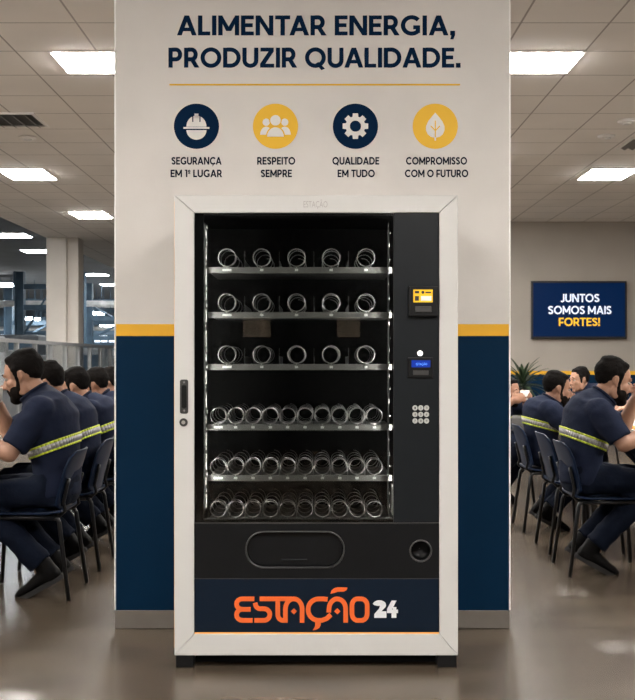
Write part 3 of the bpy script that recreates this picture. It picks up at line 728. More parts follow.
# glass and its black border
b = B(); b.box(xi0+.0005,gx1,GY,GY+.004,gz0,zi1-.0005); V(b, 'glass_pane', 'glass')
b = B(); bw = mx(203)-mx(194)
b.box(xi0+.0005,xi0+bw,GY+.005,GY+.028,gz0,zi1-.0005); b.box(xi0+bw,gx1,GY+.005,GY+.028,zi1-.006,zi1-.0005); b.box(xi0+bw,gx1,GY+.005,GY+.028,gz0,gz0+.012)
V(b, 'glass_border', 'black_plastic')
# slotted rails and light strips at both sides of the trays
TY0 = MY+.10
for sgn, xx in ((0, mx(206.2,TY0-.02)), (1, mx(389.5,TY0-.02))):
    b = B(); z = gz0+.05; k = 0
    while z < zi1-.05:
        ln = ((.050,.012,.030,.012,.062,.010),(.010,.006,.018,.006,.012,.008))[sgn][k%6]; off = (.0,.002,-.001,.003,.0,-.002)[k%6]
        b.box(xx-.002+off, xx+.0015+off, TY0-.017, TY0-.006, z, z+ln); z += ln+(.010,.016,.008)[k%3]+.03*sgn; k += 1
    V(b, 'slotted_rail', 'slot_rail')
    b = B(); b.box(xx-.007, xx-.0035 if sgn == 0 else xx-.003, TY0-.018, TY0-.004, gz0+.02, zi1-.03); V(b, 'rail_back', 'liner')
for xx in (xi0+.019, gx1+.0095):
    b = B(); b.box(xx-.002, xx+.002, GY+.052, GY+.060, gz0+.04, zi1-.03); V(b, 'light_strip', 'led')
# trays
def coil_mesh(r, length, turns):
    b = B(); pts = []; N = int(turns*20)
    for i in range(21):                      # flat front ring, then the helix
        a = -PI/2+2*PI*i/20; pts.append((r*math.cos(a), .004*i/20, r*math.sin(a)))
    for i in range(1, N+1):
        a = -PI/2+2*PI*turns*i/N; pts.append((r*math.cos(a), .004+length*i/N, r*math.sin(a)))
    pts = [(0, -.003, -r-.006)]+pts
    b.tube(pts, [.0021]*22+[.0015]*(len(pts)-22), 6); me = b.mesh('coil', True); me.materials.append(M['coil_steel']); return me
TX0, TX1 = mx(206.5,TY0)+.004, mx(393,TY0)-.004
big = coil_mesh(.0345, .42, 2.5); small = coil_mesh(.0310, .42, 3.5)
def tagmesh(w):
    b = B(); b.box(-w/2,w/2,-.0016,0,-.0045,.0045); me = b.mesh('tag'); me.materials.append(M['tag']); return me
tm_s = tagmesh(.013); tm_l = tagmesh(.036)
def divmesh(h):
    b = B(); b.prism([(-.001,0),(.001,0),(.001,h),(-.001,h)], 0, .005); b.box(-.0008,.0008,.005,.44,0,h*.55); me = b.mesh('divider'); me.materials.append(M['divider']); return me
dm = divmesh(.075); dm2 = divmesh(.06)
rows = [(270,5,big),(315,5,big),(367,5,big),(427.3,10,small),(478,10,small),(517.5,10,small)]
for ri, (v, n, cm) in enumerate(rows):
    z = mz(v, TY0)
    if ri == 5: z -= .012
    b = B(); b.box(TX0,TX1,TY0,TY0+.012,z-.0120,z+.0115); b.box(TX0,TX1,TY0+.012,TY0+.46,z-.004,z)
    tr = V(b, 'tray', 'steel' if ri < 5 else 'divider', None, False, .0015)
    def sub(name, me, x, y, zz):
        o = bpy.data.objects.new(name, me); C.objects.link(o); o.parent = tr; o.location = (x, y, zz); return o
    # the tray keeps world coordinates, so its children do too
    r = .0345 if n == 5 else .0310
    xs = [mx(227+34.75*i, TY0) for i in range(5)] if n == 5 else [mx(218.3+17.35*i, TY0) for i in range(10)]
    for i, x in enumerate(xs):
        c = sub('coil', cm, x, TY0-.004, z+.0145+r)
        if ri < 5:
            sub('price_tag', tm_l if i == 0 else tm_s, x, TY0-.0002, z)
        if i < n-1:
            sub('divider', dm if n == 5 else dm2, (x+xs[i+1])/2 , TY0-.006 if False else TY0+.014, z+.0005)
# folded product card left on the right inner wall
b = B(); b.box(gx1+.0065,gx1+.0115,TY0+.02,TY0+.16,mz(517,TY0),mz(488,TY0)); V(b, 'inner_sticker', 'tag')
# control panel
b = B(); b.box(gx1+.001,xi1-.0005,GY-.004,GY+.03,gz0+.0005,zi1-.0005); cp = V(b, 'control_panel', 'ctrl_panel', None, False, .002)
CY = GY-.0042
b = B(); b.box(mx(408.5),mx(438),CY-.022,CY,mz(316.5),mz(286.5)); cr = V(b, 'card_reader', 'black_plastic', None, False, .004)
b = B(); b.box(mx(413),mx(432.3),CY-.0235,CY-.0222,mz(302.5),mz(289.8)); V(b, 'reader_label', 'label_yellow', cr)
b = B(); b.box(mx(420.5),mx(431),CY-.0242,CY-.0237,mz(301),mz(296.3)); V(b, 'label_patch', 'label_white', cr)
b = B(); b.box(mx(414.5),mx(418.5),CY-.0242,CY-.0237,mz(301),mz(296.3)); b.box(mx(414.5),mx(418.8),CY-.0242,CY-.0237,mz(293.6),mz(291.2)); b.prism(circ(mx(422.5),mz(292.6),.006,14),CY-.0242,CY-.0237); b.box(mx(425),mx(430.6),CY-.0242,CY-.0237,mz(293.4),mz(292)); V(b, 'label_print', 'key_mark', cr)
b = B(); b.box(mx(415),mx(431),CY-.027,CY-.0222,mz(312.5),mz(306.5)); V(b, 'card_slot', 'dark_plastic', cr, False, .002)
b = B(); b.cyl((mx(420.3),CY,mz(353.3)),(mx(420.3),CY-.004,mz(353.3)),.0105,.0095,24); V(b, 'button_light', 'button_glow')
b = B(); b.box(mx(408),mx(433),CY-.008,CY,mz(378),mz(357.3)); du = V(b, 'display_unit', 'black_plastic', None, False, .003)
b = B(); b.box(mx(411.5),mx(430.2),CY-.0092,CY-.0082,mz(367.3),mz(360.3)); V(b, 'lcd_screen', 'lcd', du)
b = B(); text_into(b,'ESTAÇÃO',mx(416),mx(427),mz(365.2),2.2*MY/F,CY-.0093,.0004,0,0.); V(b, 'lcd_text', 'lcd_text', du)
b = B(); b.box(mx(413),mx(428.5),CY-.011,CY-.0082,mz(375),mz(370.5)); V(b, 'coin_slot', 'dark_plastic', du, False, .001)
nums = '123456789'
for i in range(9):
    kx, kz = mx(415.2+5.75*(i%3)), mz(408+6.5*(i//3))
    b = B(); b.cyl((kx,CY,kz),(kx,CY-.004,kz),.0103,.0095,20); k = V(b, 'key', 'key')
    b = B(); text_into(b, nums[i], kx-.0026, kx+.0026, kz-.0042, .0084, CY-.0041, .0003, 0, .0); V(b, 'key_number', 'key_mark', k)
# lower black service panel with delivery flap and coin cup
b = B(); o = rrect(mx(246),mx(344),mz(568),mz(532),.068,10); zc = (mz(568)+mz(532))/2
z0, z1 = mz(578.6), mz(524)
def around(x0,x1,zz0,zz1,inner):
    # outer loop matching the inner one's points, projected on a rectangle
    cx, cz = sum(p[0] for p in inner)/len(inner), sum(p[1] for p in inner)/len(inner); out = []
    for px, pz in inner:
        dx, dz = px-cx, pz-cz; s = 1e9
        if dx > 1e-9: s = min(s, (x1-cx)/dx)
        if dx < -1e-9: s = min(s, (x0-cx)/dx)
        if dz > 1e-9: s = min(s, (zz1-cz)/dz)
        if dz < -1e-9: s = min(s, (zz0-cz)/dz)
        out.append((cx+dx*s, cz+dz*s))
    # snap nearest points to the corners
    for c in ((x0,zz0),(x0,zz1),(x1,zz0),(x1,zz1)):
        j = min(range(len(out)), key=lambda q: (out[q][0]-c[0])**2+(out[q][1]-c[1])**2); out[j] = c
    return out
xm = mx(392)
b.ringprism(around(xi0+.0005,xm,z0,z1,o), o, GY-.004, GY+.02)
cc = circ(mx(421),mz(551.3),.041,40); b.ringprism(around(xm,xi1-.0005,z0,z1,cc), cc, GY-.004, GY+.02)
sp = V(b, 'service_panel', 'black_panel')
o2 = rrect(mx(246),mx(344),mz(568),mz(532),.068,10)
def ring_edge(loop, y, r):
    bb = B(); bb.tube([(x,y,z) for x,z in loop], r, 8, closed=True); return bb
V(ring_edge(o2, GY-.004, .0032), 'flap_rim', 'rim_plastic', sp, True)
b = B(); b.prism(rrect(mx(246)+.002,mx(344)-.002,mz(568)+.002,mz(532)-.002,.066,10), GY+.012, GY+.02); fl = V(b, 'delivery_flap', 'black_panel', None, False, .004)
b = B(); b.box(mx(281),mx(307),GY+.006,GY+.0118,mz(561.6),mz(560)); V(b, 'flap_lip', 'ctrl_panel', fl, False, .002)
V(ring_edge(cc, GY-.004, .0032), 'cup_rim', 'rim_plastic', sp, True)
b = B(); n = 32
pr = [(.0405,GY+.0195),(.0385,GY+.035),(.030,GY+.05),(.001,GY+.052)]
vs = [(mx(421)+r*math.cos(2*PI*k/n), y, mz(551.3)+r*math.sin(2*PI*k/n)) for r,y in pr for k in range(n)]
b.add(vs, [(i*n+k,i*n+(k+1)%n,(i+1)*n+(k+1)%n,(i+1)*n+k) for i in range(3) for k in range(n)]); V(b, 'coin_cup', 'black_plastic', None, True)
# seams
b = B(); b.box(xi0+.001,xi1-.001,GY-.003,GY+.0,mz(524),mz(523)); V(b, 'seam_strip', 'dark_plastic')
b = B(); b.box(xi0+.001,xi1-.001,GY-.003,GY+.0,mz(579.4),mz(578.6)); V(b, 'seam_strip', 'dark_plastic')
# navy logo panel
b = B(); b.box(xi0+.0005,xi1-.0005,GY-.004,GY+.02,zi0+.005,mz(579.4)); lp = V(b, 'logo_panel', 'navy_panel')
LYP = GY-.0041
lu = lambda u, v: (mx(225+u/3.528), mz(580+v/3.528))
def arc(c, r, a0, a1, n=8): return [(c[0]+r[0]*math.cos(math.radians(a0+(a1-a0)*i/n)), c[1]-r[1]*math.sin(math.radians(a0+(a1-a0)*i/n))) for i in range(n+1)]
b = B(); SW = 16.2/3.528*MY/F
def st(p, w=SW): b.stroke([lu(*q) for q in p], w, LYP-.0015, LYP)
st([(103,68),(62,68)]+arc((60,86.5),(20,18.5),90,270)+[(62,105),(90,105)])
st([(88,105),(62,105)]+arc((60,124.5),(20,19.5),90,270)+[(62,144),(97,144)])
st([(106,82)]+arc((124,86),(17,17),180,270,5)+[(138,103)]+arc((138,123.5),(20,20.5),90,-90,10)+[(136,144),(103,144)])
st([(122,68),(236,68)])
st([(186,68),(186,122)]+arc((205,124),(19,20),180,270,6)+[(206,144)])
st([(213,152),(213,104)]+arc((242.5,104),(29.5,36),180,0,14)+[(272,104),(272,152)])
st([(362,70)]+[(348,68),(330,68)]+arc((330,106),(37,38),90,270,14)+[(342,144)]+[(358,138),(374,124)])
st([(366,116)]+arc((396.5,104),(29.5,36),180,0,14)+[(426,104),(426,152)])
st([(475,68)]+arc((482,92),(20,24),90,0,6)+arc((482,120),(20,24),0,-90,6)+arc((468,120),(20,24),270,180,6)+arc((468,92),(20,24),180,90,6)+[(475,68)])
for cx, cz in ((243,112),(396.5,112)): b.prism([lu(cx-11,cz),lu(cx,cz-11),lu(cx+11,cz),lu(cx,cz+11)], LYP-.0015, LYP)
b.prism([lu(372,50),lu(376,38),lu(386,30),lu(398,27),lu(433,28),lu(429,37),lu(420,42),lu(398,43),lu(386,47)], LYP-.0015, LYP)
b.prism([lu(318,148),lu(338,148),lu(338,160),lu(333,170),lu(322,177),lu(310,179),lu(318,164)], LYP-.0015, LYP)
V(b, 'orange_lettering', 'orange', lp)
b = B()
b.prism([lu(527,90)]+[lu(*q) for q in arc((545,90),(24,17),165,-20,10)]+[lu(552,112),lu(570,112),lu(570,135),lu(527,135),lu(527,122),lu(545,101),lu(547,92),lu(540,93)], LYP-.0015, LYP)
b.prism([lu(588,74),lu(606,74),lu(590,104),lu(590,108),lu(572,108),lu(572,104)], LYP-.0015, LYP)
b.prism([lu(572,106),lu(592,106),lu(592,97),lu(605,97),lu(605,106),lu(611,106),lu(611,118),lu(605,118),lu(605,135),lu(588,135),lu(588,118),lu(572,118)], LYP-.0015, LYP)
V(b, 'numeral_lettering', 'logo_white', lp)
b = B(); b.box(xi0+.002,xi1-.002,GY-.008,GY-.003,zi0+.0006,zi0+.0046); V(b, 'amber_strip', 'amber')
b = B(); b.box(XL-.0045,XL-.0005,MY+.03,MY+.036,.07,ZT-.02); V(b, 'side_glow_strip', 'amber')
# handle and lock
b = B(); b.prism(rrect(mx(180),mx(188.3),mz(413.5),mz(379.5),.008,5), MY-.004, MY-.0003); hd = V(b, 'door_handle', 'dark_plastic', None, False, .0012)
b = B(); b.prism(rrect(mx(181.8),mx(186.6),mz(408),mz(385),.005,4), MY-.0075, MY-.0041); V(b, 'handle_grip', 'black_plastic', hd, False, .0012)
for zz in (382.3,410.6):
    b = B(); b.cyl((mx(184.2),MY-.0041,mz(zz)),(mx(184.2),MY-.006,mz(zz)),.004,.0035,12); V(b, 'screw', 'slot_rail', hd)
b = B(); b.cyl((mx(183.6),MY-.0003,mz(422.3)),(mx(183.6),MY-.007,mz(422.3)),.0165,.0155,28); lk = V(b, 'lock', 'dark_plastic')
b = B(); b.cyl((mx(183.6),MY-.0071,mz(422.3)),(mx(183.6),MY-.009,mz(422.3)),.0075,.0075,20); V(b, 'lock_core', 'rivet', lk); 
# feet and plinth
for x0, x1 in ((mx(175.5),mx(193.5)),(mx(437.5),mx(457))):
    for y0 in (MY+.004, yb-.09):
        b = B(); b.box(x0,x1,y0,y0+.075,.0,.0505); V(b, 'foot', 'black_plastic', None, False, .003)
b = B(); b.box(mx(193.5)+.001,mx(437.5)-.001,MY+.06,MY+.07,.008,.0505); V(b, 'kick_plate', 'liner')

# ------------------------------------------------------------------ chairs
def build_chair(label, loc, rz):
    t = thing('canteen_chair', label, 'chair', loc, rz)
    # curved plastic back shell
    b = B(); n, mrow = 12, 10; front = []; back = []
    for j in range(mrow+1):
        z = .445+.295*j/mrow; f = j/mrow
        hw = .205-.02*f; 
        if f > .8: hw -= .06*((f-.8)/.2)**2.5
        if f < .12: hw -= .05*((.12-f)/.12)**2
        for i in range(n+1):
            y = -hw+2*hw*i/n; q = y/.205
            x = -.175-.082*f**1.15+.045*q*q*(.55+.45*f)
            zz = z-(.012*abs(q)**3 if f > .7 else 0)
            front.append((x,y,zz)); back.append((x-.012,y,zz))
    N = (n+1)*(mrow+1); fs = []
    for j in range(mrow):
        for i in range(n):
            a = j*(n+1)+i; fs += [(a,a+1,a+n+2,a+n+1),(N+a+1,N+a,N+a+n+1,N+a+n+2)]
    for j in range(mrow):
        a = j*(n+1); c = a+n+1; fs += [(a,c,N+c,N+a)]; a += n; c += n; fs += [(c,a,N+a,N+c)]
    for i in range(n):
        fs += [(i+1,i,N+i,N+i+1)]; a = mrow*(n+1)+i; fs += [(a,a+1,N+a+1,N+a)]
    b.add(front+back, fs); bk = b.obj('backrest', 'chair_blue', t, True, .004)
    for s in (1,-1):
        for z in (.50,.58):
            f = (z-.445)/.295; x = -.175-.082*f**1.15-.012+.045*(.155/.205)**2*(.55+.45*f)
            r = B(); r.cyl((x-.011,s*.155,z),(x-.016,s*.155,z),.007,.005,10); r.obj('rivet', 'rivet', bk)
    # seat shell
    b = B(); vs = []; n = 12
    for j in range(n+1):
        x = -.19+.40*j/n
        for i in range(n+1):
            hw = .205-(.03*max(0,(x-.1)/.11)**2); y = -hw+2*hw*i/n
            z = .437-.012*(1-(y/.205)**2)*(1-((x)/.25)**2)+(.012*((-.12-x)/.07) if x < -.12 else 0)-(.016*((x-.13)/.08)**2 if x > .13 else 0)
            vs.append((x,y,z))
    N = len(vs); vs += [(x,y,z-.012) for x,y,z in vs]; fs = []
    for j in range(n):
        for i in range(n):
            a = j*(n+1)+i; fs += [(a,a+n+1,a+n+2,a+1),(N+a,N+a+1,N+a+n+2,N+a+n+1)]
        a = j*(n+1); c = a+n+1; fs += [(c,a,N+a,N+c),(a+n,c+n,N+c+n,N+a+n)]
        fs += [(j,j+1,N+j+1,N+j)]; a = n*(n+1)+j; fs += [(a+1,a,N+a,N+a+1)]
    b.add(vs, fs); b.obj('seat', 'chair_blue', t, True, .003)
    R = .0115
    for s in (1,-1):
        b = B(); b.tube([(.165,s*.185,.408),(.185,s*.188,.402),(.196,s*.19,.385),(.225,s*.215,.004)], R, 8); b.obj('leg', 'chair_leg', t, True)
        b = B(); b.tube([(-.150,s*.185,.408),(-.168,s*.188,.402),(-.176,s*.19,.385),(-.228,s*.215,.004)], R, 8); b.obj('leg', 'chair_leg', t, True)
        b = B(); b.tube([(-.151,s*.185,.408),(.166,s*.185,.408)], R, 8); b.obj('side_rail', 'chair_leg', t, True)
        b = B(); pts = [(-.10,s*.155,.412),(-.17,s*.155,.415),(-.198,s*.155,.44)]
        for z in (.48,.52,.56,.60):
            f = (z-.445)/.295; pts.append((-.175-.082*f**1.15-.022+.045*(.155/.205)**2*(.55+.45*f), s*.155, z))
        b.tube(pts, .0095, 8); b.obj('back_support', 'chair_leg', t, True)
    for x in (-.12,.13):
        b = B(); b.tube([(x,-.185,.409),(x,.185,.409)], .009, 8); b.obj('cross_bar', 'chair_leg', t, True)
    return t
ch = build_chair('navy chair nearest on the left, under the front bearded diner', (LX-.115,LY[0],0), PI)
for y, l in ((LY[1],'navy chair directly behind the nearest one in the left row'),(LY[2],'third navy chair back along the left table'),(LY[3],'fourth navy chair back along the left table'),(LY[4],'farthest navy chair of the left row by the pillar edge')):
    dup(ch, (LX-.115,y,0), PI, l, 'chairs along the left table')
ch['group'] = 'chairs along the left table'
for x, y, rz, l in ((RX+.128,6.25,0,'navy chair nearest on the right, under the large banded diner'),(RX+.165,6.95,0,'empty navy chair between the two banded diners on the right'),
                (RX+.165,7.80,0,'navy chair under the diner with the white cup, right row'),(RX+.01,9.17,-.75,'navy chair under the diner beside the potted plant'),
                (2.84,11.35,PI,'navy chair across the right table under the diner facing left'),(2.86,9.0,PI,'navy chair at the far side of the right table, by the picture edge')):
    dup(ch, (x,y,0), rz, l, 'chairs around the right table')

# ------------------------------------------------------------------ tables and tableware
def table(x0, x1, y0, y1, label):
    t = thing('canteen_table', label, 'table', ((x0+x1)/2,(y0+y1)/2,0)); hx, hy = (x1-x0)/2, (y1-y0)/2
    b = B(); b.box(-hx,hx,-hy,hy,.715,.74); b.obj('tabletop', 'table', t, False, .006)
    b = B(); b.box(-hx+.12,hx-.12,-hy+.08,hy-.08,.66,.7148); b.obj('apron', 'table_leg', t)
    for a in (-1,1):
        for k in (-1,1):
            b = B(); b.box(a*(hx-.14)-.02,a*(hx-.14)+.02,k*(hy-.12)-.02,k*(hy-.12)+.02,0,.6598); b.obj('leg', 'table_leg', t, False, .003)
    return t
table(-2.42,-1.655,5.1,7.15,'long white canteen table on the left, near half'); table(-2.42,-1.655,7.17,9.3,'long white canteen table on the left, far half')
table(1.80,2.50,5.6,7.85,'long white canteen table on the right, near half'); table(1.80,2.50,7.87,11.8,'long white canteen table on the right, far half')
def cup(x, y, z, label):
    t = thing('cup', label, 'cup', (x,y,z))
    b = B(); n = 20; pr = [(.026,0),(.030,.004),(.038,.078),(.0365,.079),(.0290,.008),(.001,.007)]
    b.lathe(pr, n=n); b.obj('cup_body', 'ceramic', t, True)
    return t
def plate(x, y, z, food, label, r=.115):
    t = thing('plate', label, 'plate', (x,y,z))
    b = B(); b.lathe([(.06,0),(r,.016),(r-.002,.0185),(.065,.004),(.001,.004)], n=32); b.obj('dish', 'ceramic', t, True)
    b = B(); b.ell((0,0,.012), (.07,.06,.024), None, 16, 10)
    for k in range(14):
        a = random.random()*6.28; q = random.random()*.055; b.ell((math.cos(a)*q,math.sin(a)*q,.022), (.018,.014,.014), None, 8, 6)
    o = b.obj('food', food, t, True); o['kind'] = 'stuff'
    return t
plate(-1.80,5.55,.7402,'food_brown','white plate of food in front of the nearest left diner')
plate(-1.82,6.45,.7402,'food_brown','white plate in front of the second left diner')
plate(1.96,6.18,.7402,'food_brown','white plate of food in front of the large right diner')
plate(2.05,7.0,.7402,'food','white plate of orange food by the empty right chair')
plate(1.93,9.55,.7402,'food','plate of orange food by the pillar edge on the right table')
plate(2.36,8.95,.7402,'food_brown','white plate across the right table by the picture edge')
g = grips['mb']; q = (g[1]+g[-1])/2; cup(q.x,q.y,q.z-.025,'white cup held in both hands by the right diner in profile')
g = grips['md']; q = (g[1]+g[-1])/2; cup(q.x,q.y,q.z-.025,'white cup held by the man beside the potted plant')
g = grips['m1'][-1]; cup(g.x,g.y,g.z-.04,'white cup lifted by the nearest left diner')
cup(-1.86,6.0,.7402,'white cup standing on the left table by the front plate'); cup(2.15,8.2,.7402,'white cup standing on the right table beyond the empty chair')

# ------------------------------------------------------------------ potted plant by the back wall
t = thing('potted_plant', 'spiky green potted plant standing before the back wall', 'plant', (2.93,15.7,0))
b = B(); b.lathe([(.13,0),(.17,.36),(.18,.40),(.165,.40),(.155,.37),(.01,.37)], n=28); pot = b.obj('pot', 'pot', t, True)
b = B(); b.lathe([(.155,.372),(.10,.385),(.01,.39)], n=24); b.obj('soil', 'soil', pot)
b = B(); b.tube([(0,0,.38),(.01,.0,.62),(-.005,.01,.84)], [.03,.026,.022], 10); b.obj('stem', 'pot', t, True)
for k in range(46):
    a = k*2.399+random.random()*.3; el = math.radians(78-(k/46.)*92+random.uniform(-6,6)); L = random.uniform(.34,.48); w0 = .036
    b = B(); vs = []; p = Vector((0,0,.80+.06*(1-k/46.))); N = 8; e = el
    side = Vector((-math.sin(a),math.cos(a),0))
    for i in range(N+1):
        w = w0*(.5+1.2*(i/N))*(1-(i/N))**.7+.001 if i else w0*.45
        up = Vector((-math.sin(e)*math.cos(a),-math.sin(e)*math.sin(a),math.cos(e)))
        vs += [p-side*w+up*w*.35, p-up*.002, p+side*w+up*w*.35, p+up*.003]
        p = p+Vector((math.cos(e)*math.cos(a),math.cos(e)*math.sin(a),math.sin(e)))*(L/N); e -= .09
    fs = []
    for i in range(N):
        o = i*4
        for q in range(4): fs.append((o+q,o+(q+1)%4,o+4+(q+1)%4,o+4+q))
    fs += [(3,2,1,0),(N*4,N*4+1,N*4+2,N*4+3)]
    b.add(vs, fs); b.obj('leaf', 'leaf', t, True)

# ------------------------------------------------------------------ glazed partition between canteen and factory
t = thing('glass_partition', 'waist-to-chest high glazed partition with aluminium rails beyond the left table', 'partition', (-4.05,0,0))
y0, y1, H = 11.0, 29.0, 1.475
b = B(); b.box(-.03,.03,y0,y1,H-.05,H); b.obj('top_rail', 'rail_alu', t)
b = B(); b.box(-.03,.03,y0,y1,.82,.86); b.obj('middle_rail', 'rail_alu', t)
b = B(); b.box(-.03,.03,y0,y1,0,.08); b.obj('bottom_rail', 'rail_alu', t)
b = B(); b.box(-.012,.012,y0,y1,.0805,.8195); b.obj('lower_panel', 'hall_dark', t)
b = B(); b.box(-.004,.004,y0,y1,.8605,H-.0505); b.obj('glass', 'partition_glass', t)
y = y0
while y <= y1:
    b = B(); b.box(-.032,.032,y-.025,y+.025,0,H-.0495); b.obj('mullion', 'rail_alu', t); y += .95

# ------------------------------------------------------------------ factory hall beyond
b = B(); b.box(-30,-4.885,-6,62,4.10,4.25); struct(b.obj('ceiling_hall', 'hall_ceiling'))
b = B(); b.box(-4.86,8,30.0,62,4.10,4.25); struct(b.obj('ceiling_hall_far', 'hall_ceiling'))
b = B(); b.box(-30,8,61.5,62,0,4.10); struct(b.obj('wall_hall', 'hall_wall'))
b = B(); b.box(-30,-29.6,9.5,61.5,0,4.10); struct(b.obj('wall_hall_left', 'hall_wall'))
b = B(); b.box(-30,-4.9,9.3,9.5,0,4.10); struct(b.obj('wall_hall_front', 'hall_wall'))
HZ = 4.099
hx = lambda x, y: (x-CX)*y/F
def hl(u, v, label, w=.75, z=HZ):
    y = F*(z-CAMZ)/(HY-v); light(hx(u,y), y, z, w, .75, label, 'lamp_far', 'factory hall lights')
hl(11,235,'nearest factory hall light, at the left picture edge',.8); hl(38,251,'factory hall light just left of the cream column',.75)
hl(96,274.5,'factory hall light just right of the cream column',.75); hl(112,284.5,'factory hall light cut by the pillar edge, upper one',.8)
for x in (-8.,-11.5,-15.):  # unseen panels added off to the left to brighten the hall
    for y in (12.,16.,20.):
        if x/y < -.40: light(x, y, HZ, 1.2, .75, 'unseen near factory hall light, added outside the picture to brighten the hall', 'lamp_far', 'factory hall lights')
for x, y in ((-4.6,34),(-2,34),(2,38),(-5.8,42),(-2,46),(-6.5,50),(-16,34),(-19,40),(-22,46),(-20,54),(-14.5,40)):  # hidden panels added to lift the light deep in the hall
    light(x, y, HZ, 2., 1.2, 'large unseen factory hall light, added behind the pillar or outside the picture to brighten the hall', 'lamp_far', 'factory hall lights')
def hang(u, v, y, label, w, h=.10):
    z = CAMZ+(HY-v)*y/F; t = thing('hanging_light', label, 'hanging light', (hx(u,y),y,z), 0, 'factory hall lights')
    b = B(); b.box(-w/2,w/2,-.5,.5,-.06,0); b.obj('diffuser', 'lamp_far', t)
    b = B(); b.box(-w/2-.02,w/2+.02,-.52,.52,.0005,.05); b.obj('housing', 'hall_steel', t)
    for s in (-1,1):
        b = B(); b.cyl((s*w/3,0,.05),(s*w/3,0,4.10-z-.0005),.012,n=6); b.obj('hanger', 'hall_steel', t)
for u,v,y,w,l in ((6,284,38,.55,'hanging factory light at the left edge, under the ceiling lights'),(32,300.5,42,.38,'small hanging factory light, upper left pair'),(45,302.5,43,.32,'small hanging factory light touching the column, upper'),
                  (30,318,40,.5,'hanging factory light lower left of the column'),(44,322,44,.4,'lower hanging factory light beside the column'),(86,264,36,.2,'tiny light at the column\'s right side near the ceiling'),
                  (86,307,44,.22,'tiny hanging light at the column\'s right side'),(97,312.5,42,.5,'hanging factory light between column and pillar, upper'),(100,322,45,.45,'hanging factory light between column and pillar, middle'),
                  (113,325.5,44,.3,'hanging factory light at the pillar edge, low'),(105,325,52,.3,'farthest small factory light by the pillar edge'),(14,333,50,.5,'farthest hanging light above the partition at left')):
    hang(u,v,y,l,w)
def gantry(u, y, hw, label, z1=3.95, zb=(2.3,2.8,3.3), right=6.):
    x = hx(u,y); t = thing('steel_frame', label, 'steel frame', (x,y,0))
    for s in (0, right):
        b = B(); b.box(s-hw,s+hw,-hw*.2,hw*.2,0,z1); b.box(s-hw,s-hw*.8,-hw,hw,0,z1); b.box(s+hw*.8,s+hw,-hw,hw,0,z1); b.obj('post', 'hall_steel', t)
    for z in zb:
        b = B(); b.box(hw+.001,right-hw-.001,-.08,.08,z,z+.16); b.obj('beam', 'hall_steel', t)
    b = B(); b.tube([(hw,.0,zb[0]+.1),(right/2,.0,zb[-1]),(right-hw,0,zb[0]+.1)], .05, 6); b.obj('brace', 'hall_steel', t)
gantry(20,34.3,.14,'nearest blue steel frame in the hall, left of the column',zb=(1.9,2.75,3.4),right=1.9)
gantry(9,41,.16,'blue steel frame in the hall by the left edge',zb=(1.7,2.5,3.3),right=5.8)
gantry(-25,47.5,.15,'deep blue steel frame behind the nearer ones',zb=(1.6,2.3,2.9,3.5),right=8.)
gantry(89,39.5,.13,'blue steel frame right of the cream column',zb=(1.9,2.6,3.2),right=5.)
gantry(40,54,.16,'farthest blue steel frame in the hall',zb=(1.8,2.4,3.0,3.5),right=9.5)
# round pipes under the hall ceiling
for z, y, r, l in ((3.05,36.2,.10,'long grey pipe across the hall, front'),(3.5,45.6,.14,'long grey duct pipe across the hall, middle'),(2.6,50.3,.12,'long grey pipe across the hall, rear')):
    b = B(); b.tube([(-22,y,z),(-5.2,y,z)], r, 12); hp = tag(b.obj('hall_pipe', 'hall_grey', None, True), l, 'pipe')
    for x in (-20,-15,-10,-6):
        b = B(); b.cyl((x,y,z+r*.9),(x,y,4.0995),.02,n=6); b.obj('hanger', 'hall_steel', hp)
# daylit windows on the hall's far wall
for i, (u0,u1,v0,v1) in enumerate(((89,93.5,335,352),(94,107.5,334,372),(109,115,340,372),(0,9,329,338),(24,38,330,338),(64,80,333,352),(12,20,331,337))):
    y = 61.4; t = thing('window_%d' % (i+1), None, None, (hx((u0+u1)/2,y),y,0)); t['kind'] = 'structure'
    w = (u1-u0)*y/F/2; za, zb_ = CAMZ+(HY-v1)*y/F, CAMZ+(HY-v0)*y/F
    b = B(); b.box(-w,w,-.01,.02,za,zb_); b.obj('pane', 'window_glow', t)
    b = B(); b.ringprism([(-w-.06,za-.06),(w+.06,za-.06),(w+.06,zb_+.06),(-w-.06,zb_+.06)],[(-w,za),(w,za),(w,zb_),(-w,zb_)],-.06,.03); b.obj('window_frame', 'hall_steel', t)
    if w > .25:
        b = B(); b.box(-.025,.025,-.05,-.011,za,zb_); b.obj('glazing_bar', 'hall_steel', t)
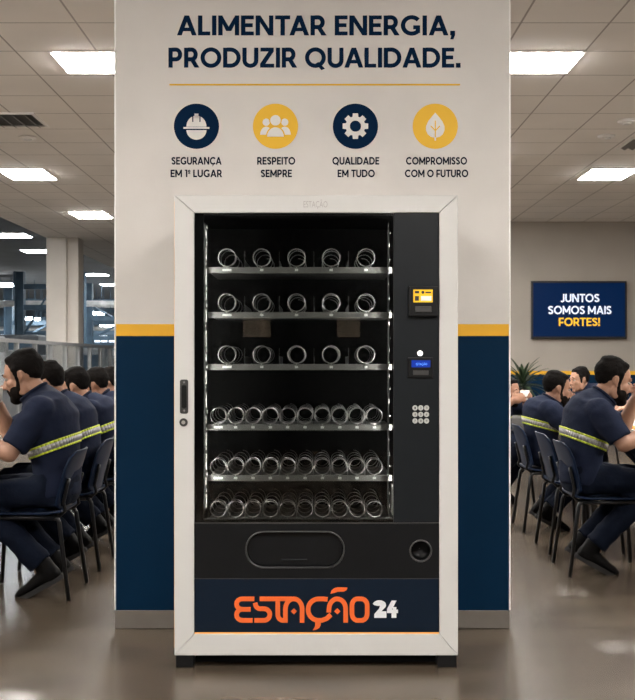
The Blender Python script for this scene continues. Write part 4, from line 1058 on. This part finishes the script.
# machinery behind the partition
def press(x, y, w, dp, h, label, m1='hall_grey'):
    t = thing('factory_machine', label, 'machine', (x,y,0))
    b = B(); b.box(-w/2,w/2,-dp/2,dp/2,.1,h*.45); b.obj('machine_base', m1, t, False, .03)
    b = B(); b.box(-w/2+.1,w/2-.25,-dp/2+.1,dp/2-.1,h*.45+.001,h); b.obj('machine_head', m1, t, False, .05)
    b = B(); b.box(-w/2+.2,w/2-.4,-dp/2+.07,-dp/2+.0995,h*.58,h*.88); b.obj('machine_window', 'hall_steel', t)
    b = B(); b.box(w/2-.24,w/2-.05,-dp/2+.1,-dp/2+.25,h*.45+.001,h*.85); b.obj('control_box', m1, t, False, .01)
    for a in (-1,1):
        b = B(); b.box(a*(w/2-.15)-.06,a*(w/2-.15)+.06,-dp/2+.1,dp/2-.1,0,.0995); b.obj('foot', 'hall_dark', t)
press(-6.0,19.3,1.4,1.2,1.55,'grey factory machine behind the partition at the left edge'); press(-7.2,23.0,1.6,1.2,1.7,'grey factory machine left of the column'); press(-5.6,27.5,1.3,1.2,1.5,'pale factory machine behind the column','hall_grey'); press(-8.6,31,2.2,1.2,1.9,'dark factory machine deep in the hall','hall_dark'); press(-6.3,35,1.8,1.2,1.5,'grey factory machine between column and pillar')
for x, y, w, h, l in ((-5.75,23.6,1.2,1.30,'pale factory cabinet just past the partition by the pillar edge'),(-7.0,25.0,1.4,1.42,'pale factory cabinet past the partition, second from the pillar'),(-8.2,26.8,1.4,1.25,'pale factory cabinet past the partition at the left edge'),(-6.9,31.2,1.5,1.5,'pale factory cabinet farther back in the hall'),(-9.4,33.5,2.,1.4,'wide pale factory cabinet farther back at left')):
    press(x,y,w,1.,h,l)

# back of the canteen behind the camera: pale boards added for reflections in the glass
for x0, x1, l in ((-.98,-.62,'unseen pale board behind the viewer, added for its reflection, beside the other one'),(.26,.56,'narrow unseen pale board behind the viewer, added for its reflection')):
    b = B(); b.box(x0,x1,-5.9995,-5.95,1.50,1.76); tag(b.obj('reflection_board', 'rear_panel'), l, 'board')

# ------------------------------------------------------------------ world, camera, view
w = bpy.data.worlds.new('World'); S.world = w; w.use_nodes = True
w.node_tree.nodes['Background'].inputs['Color'].default_value = (.5,.6,.7,1); w.node_tree.nodes['Background'].inputs['Strength'].default_value = .05
cam = bpy.data.cameras.new('Camera'); co = bpy.data.objects.new('Camera', cam); C.objects.link(co)
co.location = (0,0,CAMZ); co.rotation_euler = (PI/2,0,0)
cam.sensor_fit = 'HORIZONTAL'; cam.sensor_width = 36; cam.lens = F/635*36; cam.shift_y = (HY-350)/635
cam.clip_start = .05; cam.clip_end = 200
cam.dof.use_dof = True; cam.dof.focus_distance = MY+.05; cam.dof.aperture_fstop = 14.
S.camera = co
bpy.data.scenes.remove(TS)
S.view_settings.view_transform = 'Standard'; S.view_settings.look = 'None'; S.view_settings.gamma = 1; S.view_settings.use_curve_mapping = False
S.view_settings.exposure = 0.
S.cycles.max_bounces = 10; S.cycles.transparent_max_bounces = 16; S.cycles.use_denoising = True; S.cycles.sample_clamp_indirect = 6
